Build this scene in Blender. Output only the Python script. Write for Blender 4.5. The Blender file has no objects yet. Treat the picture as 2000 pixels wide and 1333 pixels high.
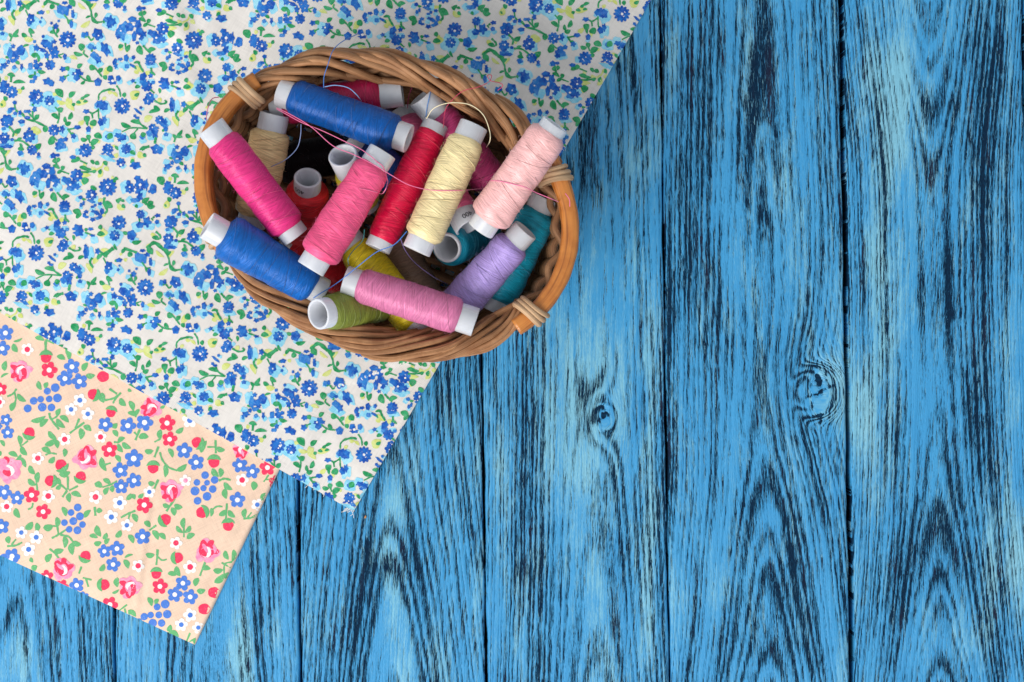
import bpy, math, random
import numpy as np
from mathutils import Vector
from mathutils.bvhtree import BVHTree

rng = np.random.default_rng(7)
random.seed(7)
S, H = 0.0002, 0.6            # metres per photo pixel on the table top, camera height above it
scene = bpy.context.scene
COL = scene.collection

# ------------------------------------------------------------------ camera, world, lamps, exposure
cam_d = bpy.data.cameras.new('camera')
cam_d.sensor_width = 36.0
cam_d.lens = 36.0 * H / (2000 * S)
cam_d.clip_start, cam_d.clip_end = 0.01, 20.0
cam = bpy.data.objects.new('camera', cam_d)
COL.objects.link(cam)
cam.location = (0, 0, H)
scene.camera = cam

world = bpy.data.worlds.new('World')
scene.world = world
world.use_nodes = True
bg = world.node_tree.nodes['Background']
bg.inputs['Color'].default_value = (0.88, 0.94, 1.0, 1)
bg.inputs['Strength'].default_value = 0.64

def area_lamp(name, loc, target, size, energy, color):
    d = bpy.data.lights.new(name, 'AREA')
    d.shape = 'SQUARE'; d.size = size; d.energy = energy; d.color = color
    o = bpy.data.objects.new(name, d)
    COL.objects.link(o)
    o.location = loc
    o.rotation_euler = (Vector(target) - Vector(loc)).to_track_quat('-Z', 'Y').to_euler()
    return o
area_lamp('window_lamp', (-1.04, -1.20, 1.32), (-0.02, 0.0, 0.0), 1.30, 50.0, (1.0, 0.97, 0.93))

scene.view_settings.view_transform = 'Standard'
scene.view_settings.look = 'None'
scene.view_settings.exposure = 0.0
scene.view_settings.gamma = 1.0

# ------------------------------------------------------------------ helpers
def P(u, v, z=0.0):
    k = S * (H - z) / H
    return Vector(((u - 1000) * k, (666.5 - v) * k, z))

def tag(o, label=None, cat=None, group=None, kind=None):
    if label: o['label'] = label
    if cat: o['category'] = cat
    if group: o['group'] = group
    if kind: o['kind'] = kind
    return o

def empty(name, loc=(0, 0, 0)):
    o = bpy.data.objects.new(name, None)
    o.empty_display_size = 0.01
    COL.objects.link(o)
    o.location = loc
    return o

class MB:
    """collects vertices and faces of one mesh"""
    def __init__(self):
        self.v, self.f, self.m, self.uv, self.n = [], [], [], [], 0
    def add(self, verts, faces, mat=0, uvs=None):
        verts = np.asarray(verts, float).reshape(-1, 3)
        b = self.n
        self.v.append(verts); self.n += len(verts)
        self.f += [tuple(b + i for i in f) for f in faces]
        self.m += [mat] * len(faces)
        self.uv.append(np.zeros((len(verts), 2)) if uvs is None else np.asarray(uvs, float))
    def build(self, name, mats, parent=None, smooth=True):
        me = bpy.data.meshes.new(name)
        V = np.concatenate(self.v)
        off = Vector((0, 0, 0))
        if parent is not None:
            off = parent_world(parent)
            V = V - np.array(off)
        me.from_pydata(V.tolist(), [], self.f)
        for mt in (mats if isinstance(mats, (list, tuple)) else [mats]):
            me.materials.append(mt)
        me.polygons.foreach_set('material_index', self.m)
        me.polygons.foreach_set('use_smooth', [smooth] * len(self.f))
        UV = np.concatenate(self.uv)
        lay = me.uv_layers.new(name='UVMap')
        li = np.empty(len(me.loops), np.int32)
        me.loops.foreach_get('vertex_index', li)
        lay.data.foreach_set('uv', UV[li].ravel())
        me.update()
        o = bpy.data.objects.new(name, me)
        COL.objects.link(o)
        if parent is not None:
            o.parent = parent
        return o

def parent_world(p):
    w = Vector((0, 0, 0))
    while p is not None:
        w = w + p.location
        p = p.parent
    return w

def grid_faces(n, m, wrap_m=False):
    f = []
    for i in range(n - 1):
        for j in range(m if wrap_m else m - 1):
            k = (j + 1) % m
            f.append((i * m + j, i * m + k, (i + 1) * m + k, (i + 1) * m + j))
    return f

def tube(mb, pts, r, sides=8, mat=0, uscale=1.0, caps=True, u0=0.0, closed=False):
    """swept round tube; r may be one number or one per point"""
    p = np.asarray(pts, float)
    n = len(p)
    r = np.broadcast_to(np.asarray(r, float), (n,))
    if closed:
        t = np.roll(p, -1, 0) - np.roll(p, 1, 0)
    else:
        t = np.gradient(p, axis=0)
    t /= np.linalg.norm(t, axis=1)[:, None] + 1e-12
    ref = np.array([0.0, 0, 1.0]) if abs(t[0, 2]) < 0.8 else np.array([1.0, 0, 0])
    a = ref - t[0] * ref.dot(t[0]); a /= np.linalg.norm(a)
    A = np.empty_like(p)
    for i in range(n):
        a = a - t[i] * a.dot(t[i]); a /= np.linalg.norm(a) + 1e-12
        A[i] = a
    B = np.cross(t, A)
    ang = np.linspace(0, 2 * np.pi, sides, endpoint=False)
    V = p[:, None] + r[:, None, None] * (np.cos(ang)[None, :, None] * A[:, None] + np.sin(ang)[None, :, None] * B[:, None])
    L = np.concatenate([[0], np.cumsum(np.linalg.norm(np.diff(p, axis=0), axis=1))]) * uscale + u0
    uv = np.stack([np.repeat(L, sides), np.tile(ang * float(r.mean()), n) + u0 * 3.7], 1)
    f = grid_faces(n, sides, True)
    if closed:
        f += [((n - 1) * sides + j, (n - 1) * sides + (j + 1) % sides, (j + 1) % sides, j) for j in range(sides)]
    elif caps:
        f.append(tuple(range(sides - 1, -1, -1)))
        f.append(tuple((n - 1) * sides + j for j in range(sides)))
    mb.add(V.reshape(-1, 3), f, mat, uv)

def spline(pts, n=40):
    """Catmull-Rom through the points"""
    p = np.asarray(pts, float)
    q = np.vstack([2 * p[0] - p[1], p, 2 * p[-1] - p[-2]])
    out = []
    seg = len(p) - 1
    for s in np.linspace(0, seg, n):
        i = min(int(s), seg - 1); t = s - i
        a, b, c, d = q[i], q[i + 1], q[i + 2], q[i + 3]
        out.append(0.5 * ((2 * b) + (c - a) * t + (2 * a - 5 * b + 4 * c - d) * t * t + (3 * b - a - 3 * c + d) * t ** 3))
    return np.array(out)

# ------------------------------------------------------------------ node helper
class NT:
    def __init__(self, name):
        self.mat = bpy.data.materials.new(name)
        self.mat.use_nodes = True
        self.t = self.mat.node_tree
        self.bsdf = self.t.nodes['Principled BSDF']
    def link(self, a, b): self.t.links.new(a, b)
    def put(self, sock, v):
        if v is None: return
        if isinstance(v, bpy.types.NodeSocket): self.link(v, sock)
        elif isinstance(v, (tuple, list)) and sock.type == 'RGBA' and len(v) == 3: sock.default_value = (*v, 1)
        else: sock.default_value = v
    def math(self, op, a, b=0.0, c=None, clamp=False):
        n = self.t.nodes.new('ShaderNodeMath'); n.operation = op; n.use_clamp = clamp
        self.put(n.inputs[0], a); self.put(n.inputs[1], b)
        if c is not None: self.put(n.inputs[2], c)
        return n.outputs[0]
    def attr(self, name):
        n = self.t.nodes.new('ShaderNodeAttribute'); n.attribute_name = name
        return n.outputs['Fac']
    def comb(self, x, y, z=0.0):
        n = self.t.nodes.new('ShaderNodeCombineXYZ')
        self.put(n.inputs[0], x); self.put(n.inputs[1], y); self.put(n.inputs[2], z)
        return n.outputs[0]
    def sep(self, v):
        n = self.t.nodes.new('ShaderNodeSeparateXYZ'); self.put(n.inputs[0], v)
        return n.outputs
    def coord(self, which='Object'):
        n = self.t.nodes.new('ShaderNodeTexCoord')
        return n.outputs[which]
    def noise(self, vec, scale=1.0, detail=2.0, rough=0.5, dist=0.0, out='Fac'):
        n = self.t.nodes.new('ShaderNodeTexNoise')
        self.put(n.inputs['Vector'], vec); n.inputs['Scale'].default_value = scale
        n.inputs['Detail'].default_value = detail; n.inputs['Roughness'].default_value = rough
        n.inputs['Distortion'].default_value = dist
        return n.outputs[out]
    def ramp(self, fac, stops, interp='LINEAR'):
        n = self.t.nodes.new('ShaderNodeValToRGB'); n.color_ramp.interpolation = interp
        e = n.color_ramp.elements
        while len(e) < len(stops): e.new(0.5)
        for k, (p, c) in enumerate(stops):
            e[k].position = p
            e[k].color = (c, c, c, 1) if isinstance(c, (int, float)) else (*c, 1)
        self.put(n.inputs[0], fac)
        return n.outputs[0]
    def smooth(self, v, lo, hi):
        n = self.t.nodes.new('ShaderNodeMapRange'); n.interpolation_type = 'SMOOTHSTEP'
        self.put(n.inputs[0], v); n.inputs[1].default_value = lo; n.inputs[2].default_value = hi
        return n.outputs[0]
    def mix(self, fac, a, b, mode='MIX'):
        n = self.t.nodes.new('ShaderNodeMix'); n.data_type = 'RGBA'; n.blend_type = mode
        self.put(n.inputs[0], fac); self.put(n.inputs[6], a); self.put(n.inputs[7], b)
        return n.outputs[2]
    def bump(self, h, strength=0.5, dist=0.0005):
        n = self.t.nodes.new('ShaderNodeBump')
        n.inputs['Strength'].default_value = strength; n.inputs['Distance'].default_value = dist
        self.put(n.inputs['Height'], h)
        self.link(n.outputs[0], self.bsdf.inputs['Normal'])
    def set(self, **k):
        for key, v in k.items():
            self.put(self.bsdf.inputs[key.replace('_', ' ')], v)
        return self.mat

# ------------------------------------------------------------------ materials
def mat_paint_wood():
    n = NT('weathered_blue_paint')
    ring, fx, fy = n.attr('ring'), n.attr('fiberx'), n.attr('fibery')
    dark, pale, seed = n.attr('dark'), n.attr('pale'), n.attr('seed')
    # bands of hard and soft wood along the growth rings
    wob = n.noise(n.comb(n.math('MULTIPLY', fx, 0.02), n.math('MULTIPLY', fy, 0.006), seed), 1.0, 3.0)
    rw = n.math('ADD', ring, n.math('MULTIPLY', wob, 0.55))
    amp = n.noise(n.comb(n.math('MULTIPLY', rw, 0.45), n.math('MULTIPLY', fy, 0.0022), seed), 1.0, 2.0, 0.5)
    saw = n.math('SINE', n.math('ADD', n.math('MULTIPLY', rw, 9.2), n.math('MULTIPLY', n.math('SINE', n.math('MULTIPLY', rw, 3.9)), 1.1)))
    band = n.math('ADD', n.math('MULTIPLY', saw, 0.19), n.math('ADD', 0.27, n.math('MULTIPLY', n.smooth(amp, 0.30, 0.70), 0.42)))
    # fibres: long ones and short dashes
    wx = n.noise(n.comb(n.math('MULTIPLY', fx, 0.05), n.math('MULTIPLY', fy, 0.03), seed), 1.0, 2.0)
    fxx = n.math('ADD', fx, n.math('MULTIPLY', wx, 5.0))
    long_f = n.noise(n.comb(n.math('MULTIPLY', fxx, 0.27), n.math('MULTIPLY', fy, 0.007), seed), 1.0, 2.0, 0.55)
    dash = n.noise(n.comb(n.math('MULTIPLY', fxx, 0.68), n.math('MULTIPLY', fy, 0.032), seed), 1.0, 2.0, 0.62)
    fine = n.noise(n.comb(n.math('MULTIPLY', fxx, 0.95), n.math('MULTIPLY', fy, 0.11), seed), 1.0, 2.0, 0.6)
    wear = n.noise(n.comb(n.math('MULTIPLY', fx, 0.011), n.math('MULTIPLY', fy, 0.0042), seed), 1.0, 3.0, 0.55)
    def w(v, k): return n.math('MULTIPLY', n.math('SUBTRACT', v, 0.5), k)
    d = n.math('ADD', w(band, 1.28), w(dash, 2.05))
    d = n.math('ADD', d, w(long_f, 0.8))
    d = n.math('ADD', d, w(fine, 0.8))
    d = n.math('ADD', d, w(wear, 0.8))
    d = n.math('ADD', d, n.math('ADD', n.math('MULTIPLY', dark, 0.85), -0.25))
    D = n.smooth(d, 0.0, 0.11)
    edge = n.smooth(d, -0.26, 0.06)          # the groove's shoulder
    # colours of the paint coats
    base_v = n.noise(n.comb(n.math('MULTIPLY', fx, 0.03), n.math('MULTIPLY', fy, 0.004), seed), 1.0, 3.0)
    blue = n.mix(base_v, (0.022, 0.240, 0.530), (0.064, 0.350, 0.640))
    pn = n.noise(n.comb(n.math('MULTIPLY', fx, 0.016), n.math('MULTIPLY', fy, 0.0042), n.math('ADD', seed, 9.0)), 1.0, 4.0, 0.6)
    pf = n.math('ADD', w(pn, 1.5), n.math('ADD', w(fine, 0.7), w(long_f, 0.9)))
    pf = n.math('ADD', pf, n.math('ADD', pale, -0.03))
    pale_c = n.mix(base_v, (0.150, 0.450, 0.600), (0.280, 0.550, 0.640))
    col = n.mix(n.math('MULTIPLY', n.smooth(pf, -0.05, 0.5), 0.85), blue, pale_c)
    # highlights painted on the shoulders beside some grooves, like lit ridges
    hl = n.math('MULTIPLY', edge, n.math('SUBTRACT', 1.0, D))
    hl = n.math('MULTIPLY', hl, n.smooth(long_f, 0.5, 0.72))
    col = n.mix(n.math('MULTIPLY', hl, 0.75), col, (0.360, 0.680, 0.780))
    # old dark coat in the grooves, with a reddish tinge in places
    rd = n.smooth(n.noise(n.comb(n.math('MULTIPLY', fx, 0.05), n.math('MULTIPLY', fy, 0.004), seed), 1.0, 2.0), 0.56, 0.70)
    dk = n.mix(n.math('MULTIPLY', rd, 0.55), (0.004, 0.016, 0.040), (0.028, 0.012, 0.022))
    dk = n.mix(n.smooth(fine, 0.42, 0.85), dk, (0.006, 0.050, 0.110))
    col = n.mix(n.math('MULTIPLY', D, 1.0), col, dk)
    hgt = n.math('SUBTRACT', n.math('ADD', n.math('MULTIPLY', fine, 0.25), n.math('MULTIPLY', long_f, -0.45)), n.math('ADD', n.math('MULTIPLY', D, 0.55), n.math('MULTIPLY', edge, 0.55)))
    hgt = n.math('SUBTRACT', hgt, n.math('MULTIPLY', band, 0.55))
    n.bump(hgt, 0.9, 0.0008)
    rough = n.math('ADD', 0.42, n.math('MULTIPLY', D, 0.25))
    return n.set(Base_Color=col, Roughness=rough, Specular_IOR_Level=n.math('SUBTRACT', 0.32, n.math('MULTIPLY', D, 0.28)))

def mat_cloth(name, color, color2=None, fleck=0.0, fleck_col=(0.8, 0.8, 0.8), twill=True, ang=30.0, rough=0.9, amp=0.10):
    n = NT(name)
    c = n.coord('Object')
    mp = n.t.nodes.new('ShaderNodeMapping'); mp.inputs['Rotation'].default_value = (0, 0, math.radians(ang))
    n.link(c, mp.inputs['Vector'])
    x, y, z = n.sep(mp.outputs[0])
    # threads of the weave
    wa = n.math('SINE', n.math('MULTIPLY', x, 6.2832 / 0.00046))
    wb = n.math('SINE', n.math('MULTIPLY', y, 6.2832 / 0.00046))
    weave = n.math('MULTIPLY', wa, wb) if not twill else n.math('SINE', n.math('MULTIPLY', n.math('ADD', y, n.math('MULTIPLY', x, 0.12)), 6.2832 / 0.00052))
    sl = n.noise(n.comb(n.math('MULTIPLY', x, 160.0), n.math('MULTIPLY', y, 2600.0)), 1.0, 2.0)
    sl2 = n.noise(n.comb(n.math('MULTIPLY', x, 2600.0), n.math('MULTIPLY', y, 160.0)), 1.0, 2.0)
    soft = n.noise(c, 120.0, 3.0)
    t = n.math('ADD', n.math('MULTIPLY', weave, 0.25), n.math('ADD', n.math('SUBTRACT', sl, 0.5), n.math('SUBTRACT', sl2, 0.5)))
    f = n.math('ADD', 1.0, n.math('MULTIPLY', t, amp))
    f = n.math('ADD', f, n.math('MULTIPLY', n.math('SUBTRACT', soft, 0.5), amp * 0.8))
    base = color if color2 is None else n.mix(n.smooth(n.noise(c, 420.0, 2.0), 0.35, 0.65), color, color2)
    if fleck > 0:
        fl = n.smooth(n.math('ADD', t, n.math('SUBTRACT', n.noise(c, 1500.0, 1.0), 0.5)), 0.10, 0.65)
        base = n.mix(n.math('MULTIPLY', fl, fleck), base, fleck_col)
    vm = n.t.nodes.new('ShaderNodeVectorMath'); vm.operation = 'SCALE'
    n.put(vm.inputs[0], base); n.put(vm.inputs['Scale'], f)
    n.bump(t, 0.35, 0.00012)
    return n.set(Base_Color=vm.outputs[0], Roughness=rough, Specular_IOR_Level=0.1, Sheen_Weight=0.15, Sheen_Roughness=0.5)

def mat_thread(name, color, shine=0.5, fuzz=0.25):
    n = NT(name)
    u, v, _ = n.sep(n.coord('UV'))
    sd = rng.random() * 50
    # two sets of crossing turns, changing over in slanting patches
    def strands(slope, k):
        a = n.math('ADD', u, n.math('MULTIPLY', v, slope))
        return n.noise(n.comb(n.math('MULTIPLY', a, 2300.0), n.math('MULTIPLY', v, 70.0), sd + k), 1.0, 2.0, 0.7)
    s1, s2 = strands(0.20, 0.0), strands(-0.24, 7.0)
    m = n.smooth(n.noise(n.comb(n.math('MULTIPLY', u, 300.0), n.math('MULTIPLY', v, 120.0), sd), 1.0, 2.0, 0.5, 1.2), 0.42, 0.58)
    mx = n.t.nodes.new('ShaderNodeMix')
    n.put(mx.inputs[0], m); n.put(mx.inputs[2], s1); n.put(mx.inputs[3], s2)
    s = mx.outputs[0]
    big = n.noise(n.comb(n.math('MULTIPLY', n.math('ADD', u, n.math('MULTIPLY', v, 0.35)), 420.0), n.math('MULTIPLY', v, 60.0), sd), 1.0, 2.0)
    f = n.math('ADD', -0.05, n.math('ADD', n.math('MULTIPLY', s, 1.45), n.math('MULTIPLY', big, 0.62)))
    vm = n.t.nodes.new('ShaderNodeVectorMath'); vm.operation = 'SCALE'
    n.put(vm.inputs[0], n.mix(0.0, color, color)); n.put(vm.inputs['Scale'], f)
    n.bump(n.math('ADD', s, n.math('MULTIPLY', big, 0.5)), 0.9, 0.0004)
    pale = tuple(min(1.0, c * 0.75 + 0.18) for c in color)
    tg = n.t.nodes.new('ShaderNodeTangent'); tg.direction_type = 'UV_MAP'; tg.uv_map = 'UVMap'
    n.link(tg.outputs[0], n.bsdf.inputs['Tangent'])
    return n.set(Base_Color=vm.outputs[0], Roughness=0.36, IOR=1.7, Specular_IOR_Level=shine, Specular_Tint=pale, Anisotropic=0.75,
                 Anisotropic_Rotation=n.math('MULTIPLY', n.math('SUBTRACT', m, 0.5), 0.22),
                 Sheen_Weight=0.03, Sheen_Roughness=0.4, Sheen_Tint=pale)

def mat_plain_thread(name, color):
    n = NT(name)
    c = n.coord('Object')
    col = n.mix(n.noise(c, 900.0, 2.0), tuple(x * 0.75 for x in color), tuple(min(1, x * 1.2) for x in color))
    return n.set(Base_Color=col, Roughness=0.6, Sheen_Weight=0.2)

def mat_plastic():
    n = NT('white_plastic')
    c = n.coord('Object')
    col = n.mix(n.noise(c, 160.0, 3.0), (0.57, 0.59, 0.64), (0.68, 0.69, 0.73))
    n.bump(n.noise(c, 500.0, 2.0), 0.12, 0.0003)
    return n.set(Base_Color=col, Roughness=0.36, Specular_IOR_Level=0.45, Transmission_Weight=0.16, Subsurface_Weight=0.55,
                 Subsurface_Radius=(0.0022, 0.0022, 0.0024), Subsurface_Scale=1.0)

def mat_cane(name, c1, c2, c3, rough=0.55, spec=0.3, streak=900.0):
    n = NT(name)
    u, v, _ = n.sep(n.coord('UV'))
    st = n.noise(n.comb(n.math('MULTIPLY', u, 22.0), n.math('MULTIPLY', v, streak * 2.2)), 1.0, 3.0, 0.6)
    blot = n.noise(n.coord('Object'), 130.0, 3.0, 0.6)
    per = n.noise(n.comb(n.math('MULTIPLY', u, 9.0), n.math('MULTIPLY', v, 40.0)), 1.0, 1.0)
    col = n.mix(n.smooth(blot, 0.3, 0.7), c1, c2)
    col = n.mix(n.math('MULTIPLY', n.smooth(st, 0.48, 0.70), 0.75), col, c3)
    col = n.mix(n.math('MULTIPLY', n.smooth(per, 0.45, 0.7), 0.6), col, tuple(x * 0.62 for x in c1))
    n.bump(st, 0.8, 0.0004)
    return n.set(Base_Color=col, Roughness=rough, Specular_IOR_Level=spec)

def mat_flat(name, color, rough=0.6):
    n = NT(name)
    c = n.coord('Object')
    col = n.mix(n.noise(c, 300.0, 3.0), tuple(x * 0.85 for x in color), tuple(min(1, x * 1.12) for x in color))
    return n.set(Base_Color=col, Roughness=rough)

M_WOOD = mat_paint_wood()
M_VOID = mat_flat('dark_gap_shade', (0.006, 0.008, 0.012), 0.9)  # near-black colour standing in for the shade inside the plank gaps
M_PLASTIC = mat_plastic()
M_INK = mat_flat('black_ink', (0.02, 0.02, 0.022))
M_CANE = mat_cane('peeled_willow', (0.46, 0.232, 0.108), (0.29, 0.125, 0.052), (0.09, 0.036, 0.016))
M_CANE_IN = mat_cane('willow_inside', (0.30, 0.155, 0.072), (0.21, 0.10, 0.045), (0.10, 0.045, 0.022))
M_BIND = mat_cane('pale_cane', (0.60, 0.40, 0.235), (0.50, 0.30, 0.165), (0.34, 0.19, 0.095))
M_HANDLE = mat_cane('varnished_bamboo', (0.56, 0.205, 0.040), (0.43, 0.140, 0.025), (0.17, 0.045, 0.008), rough=0.33, spec=0.5, streak=620.0)

# ------------------------------------------------------------------ the table top of painted planks
def smooth_interp(y, ys, ts):
    ys, ts = np.asarray(ys, float), np.asarray(ts, float)
    m = np.gradient(ts, ys)
    i = np.clip(np.searchsorted(ys, y) - 1, 0, len(ys) - 2)
    h = ys[i + 1] - ys[i]; t = np.clip((y - ys[i]) / h, 0, 1)
    return ((2 * t**3 - 3 * t**2 + 1) * ts[i] + (t**3 - 2 * t**2 + t) * h * m[i]
            + (-2 * t**3 + 3 * t**2) * ts[i + 1] + (t**3 - t**2) * h * m[i + 1])

def vnoise(x, y, seed):
    r = np.random.default_rng(seed)
    out = np.zeros_like(x)
    for k in range(6):
        a, b, p = r.normal(0, 1), r.normal(0, 0.35), r.random() * 6.28
        out += np.sin(a * x + b * y + p)
    return out / 6

Y0, Y1 = -420, 1760
SEAM = [(-848, -846), (-494, -492), (-138, -136), (219, 224), (568, 587), (931.5, 950), (1290, 1308), (1643, 1665), (1998.5, 2022), (2352, 2378), (2706, 2734)]
GAP = [3, 3, 3, 5, 6, 4, 3.5, 9, 5, 4, 4]
# per plank: ring centre x, half thickness d, spacing at heart, spacing at edge, [(y, T)], fibre slant, knots [(x, y, size, strength)]
PL = [
    dict(xc=-700, d=60, s0=26, s1=12, T=[(-420, 0), (600, 0.6), (1760, 3)], sl=0.0, k=[]),
    dict(xc=-330, d=60, s0=26, s1=12, T=[(-420, 0), (600, 0.6), (1760, 3)], sl=0.0, k=[]),
    dict(xc=20, d=50, s0=30, s1=14, T=[(-420, 2), (300, 0), (900, 1.2), (1333, 2.6), (1760, 3.6)], sl=0.02, k=[]),
    dict(xc=420, d=50, s0=32, s1=13, T=[(-420, 2), (400, 0), (900, 0.6), (1333, 1.7), (1760, 3)], sl=-0.03, k=[]),
    dict(xc=752, d=34, s0=30, s1=14, T=[(-420, 0), (500, 0), (820, 0.3), (1000, 1.2), (1150, 2.2), (1333, 3.3), (1760, 5)], sl=0.06, k=[]),
    dict(xc=1150, d=60, s0=34, s1=11, T=[(-420, -1), (200, -.3), (700, 0.1), (1000, 0.5), (1333, 1.4), (1760, 3)], sl=0.03, k=[(1182, 815, 26, 1.5)]),
    dict(xc=1490, d=30, s0=34, s1=13, T=[(-420, -1.6), (0, -1.0), (330, -0.5), (520, -0.2), (700, 0.1), (930, 0.5), (1100, 1.4), (1230, 2.2), (1333, 3.0), (1760, 5.5)], sl=-0.02,
         k=[(1602, 765, 56, 2.3)]),
    dict(xc=1815, d=36, s0=30, s1=9.5, T=[(-420, 6), (0, 2.6), (130, 1.6), (260, 0.5), (520, 0), (800, 0.2), (1000, 0.8), (1120, 1.6), (1250, 2.6), (1333, 3.4), (1760, 6)], sl=0.05, k=[]),
    dict(xc=2200, d=60, s0=26, s1=12, T=[(-420, 0), (600, 0.6), (1760, 3)], sl=0.0, k=[]),
    dict(xc=2560, d=60, s0=26, s1=12, T=[(-420, 0), (600, 0.6), (1760, 3)], sl=0.0, k=[]),
]
# where brushing went down to the dark coat and where a pale wash was left: (x, y, rx, ry, amount)
DARK = [(1110, 180, 40, 260, .16), (1185, 330, 60, 180, .10), (1370, 260, 60, 300, .14), (1478, 330, 42, 190, .30), (1570, 420, 45, 240, .12), (1345, 600, 45, 300, .14),
        (1330, 1000, 30, 240, .06), (1590, 1010, 45, 170, .26), (1505, 1180, 50, 110, .16), (1540, 1280, 40, 60, .2), (1440, 560, 60, 300, -.10), (1440, 850, 80, 180, -.16), (1440, 1050, 70, 160, -.12),
        (1900, 250, 45, 330, .24), (1930, 640, 55, 400, .20), (1945, 1000, 40, 300, .16), (1880, 700, 30, 400, .16), (1690, 700, 25, 600, .05), (1815, 830, 30, 170, -.22), (1830, 1100, 45, 80, .26), (1760, 1080, 20, 300, .12),
        (1725, 260, 40, 280, -.05), (1985, 600, 14, 900, -.45), (1940, 1280, 60, 80, .15),
        (1000, 820, 60, 150, .08), (1030, 960, 40, 180, .08), (1180, 790, 50, 40, .20), (1190, 900, 25, 90, .20), (1120, 950, 45, 190, -.20), (1240, 800, 35, 240, -.10), (1270, 900, 14, 700, -.25), (1170, 1150, 50, 120, -.06), (970, 1050, 20, 300, -.1),
        (1010, 1180, 45, 200, .12), (1080, 720, 60, 80, .05), (1210, 1200, 25, 150, .05),
        (640, 1100, 60, 260, .08), (690, 1180, 30, 200, .12), (860, 1000, 50, 330, .08), (760, 1000, 50, 80, -.14), (770, 1250, 50, 120, -.18), (755, 1100, 60, 40, .16), (600, 1150, 20, 300, -.1), (925, 1250, 14, 200, .1),
        (20, 1150, 40, 160, .22), (120, 1220, 80, 130, .02), (180, 1220, 35, 160, .14), (10, 1310, 40, 60, -.25), (300, 1290, 60, 80, -.25), (360, 1310, 20, 60, .12), (520, 1120, 45, 300, .03), (430, 1230, 40, 130, -.16),
        (1240, 520, 40, 400, -.05), (1150, 480, 40, 150, -.06), (1255, 150, 30, 160, -.12)]
PALE = [(1755, 160, 60, 170, .45), (1720, 480, 45, 330, .34), (1690, 850, 30, 300, .15), (1310, 90, 26, 110, .35), (1470, 90, 35, 130, .18), (1530, 430, 40, 300, .14), (1970, 300, 14, 500, .30), (1935, 1120, 28, 150, .50), (1990, 1150, 20, 150, .35),
        (1640, 780, 30, 180, .35), (1560, 950, 30, 120, .18), (1450, 1150, 30, 120, .12), (1365, 700, 40, 300, .10),
        (1150, 1010, 50, 200, .42), (1070, 850, 30, 120, .30), (1130, 750, 40, 80, .25), (970, 900, 30, 260, .22), (1210, 850, 30, 160, .2), (1270, 1000, 14, 400, .25), (1060, 1150, 60, 120, .18), (1240, 180, 35, 160, .18), (1225, 420, 30, 200, .22),
        (770, 980, 50, 90, .32), (740, 1090, 45, 70, .30), (790, 1230, 25, 150, .32), (930, 1180, 14, 160, .35), (690, 1200, 30, 200, .1), (640, 1250, 30, 150, .12), (850, 820, 40, 160, .1),
        (20, 1290, 60, 60, .3), (330, 1270, 80, 120, .10), (470, 1250, 25, 140, .3)]

def blobs(lst, x, y):
    o = np.zeros_like(x)
    for bx, by, rx, ry, a in lst:
        o += a * np.exp(-((x - bx) / rx) ** 2 - ((y - by) / ry) ** 2)
    return o

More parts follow.
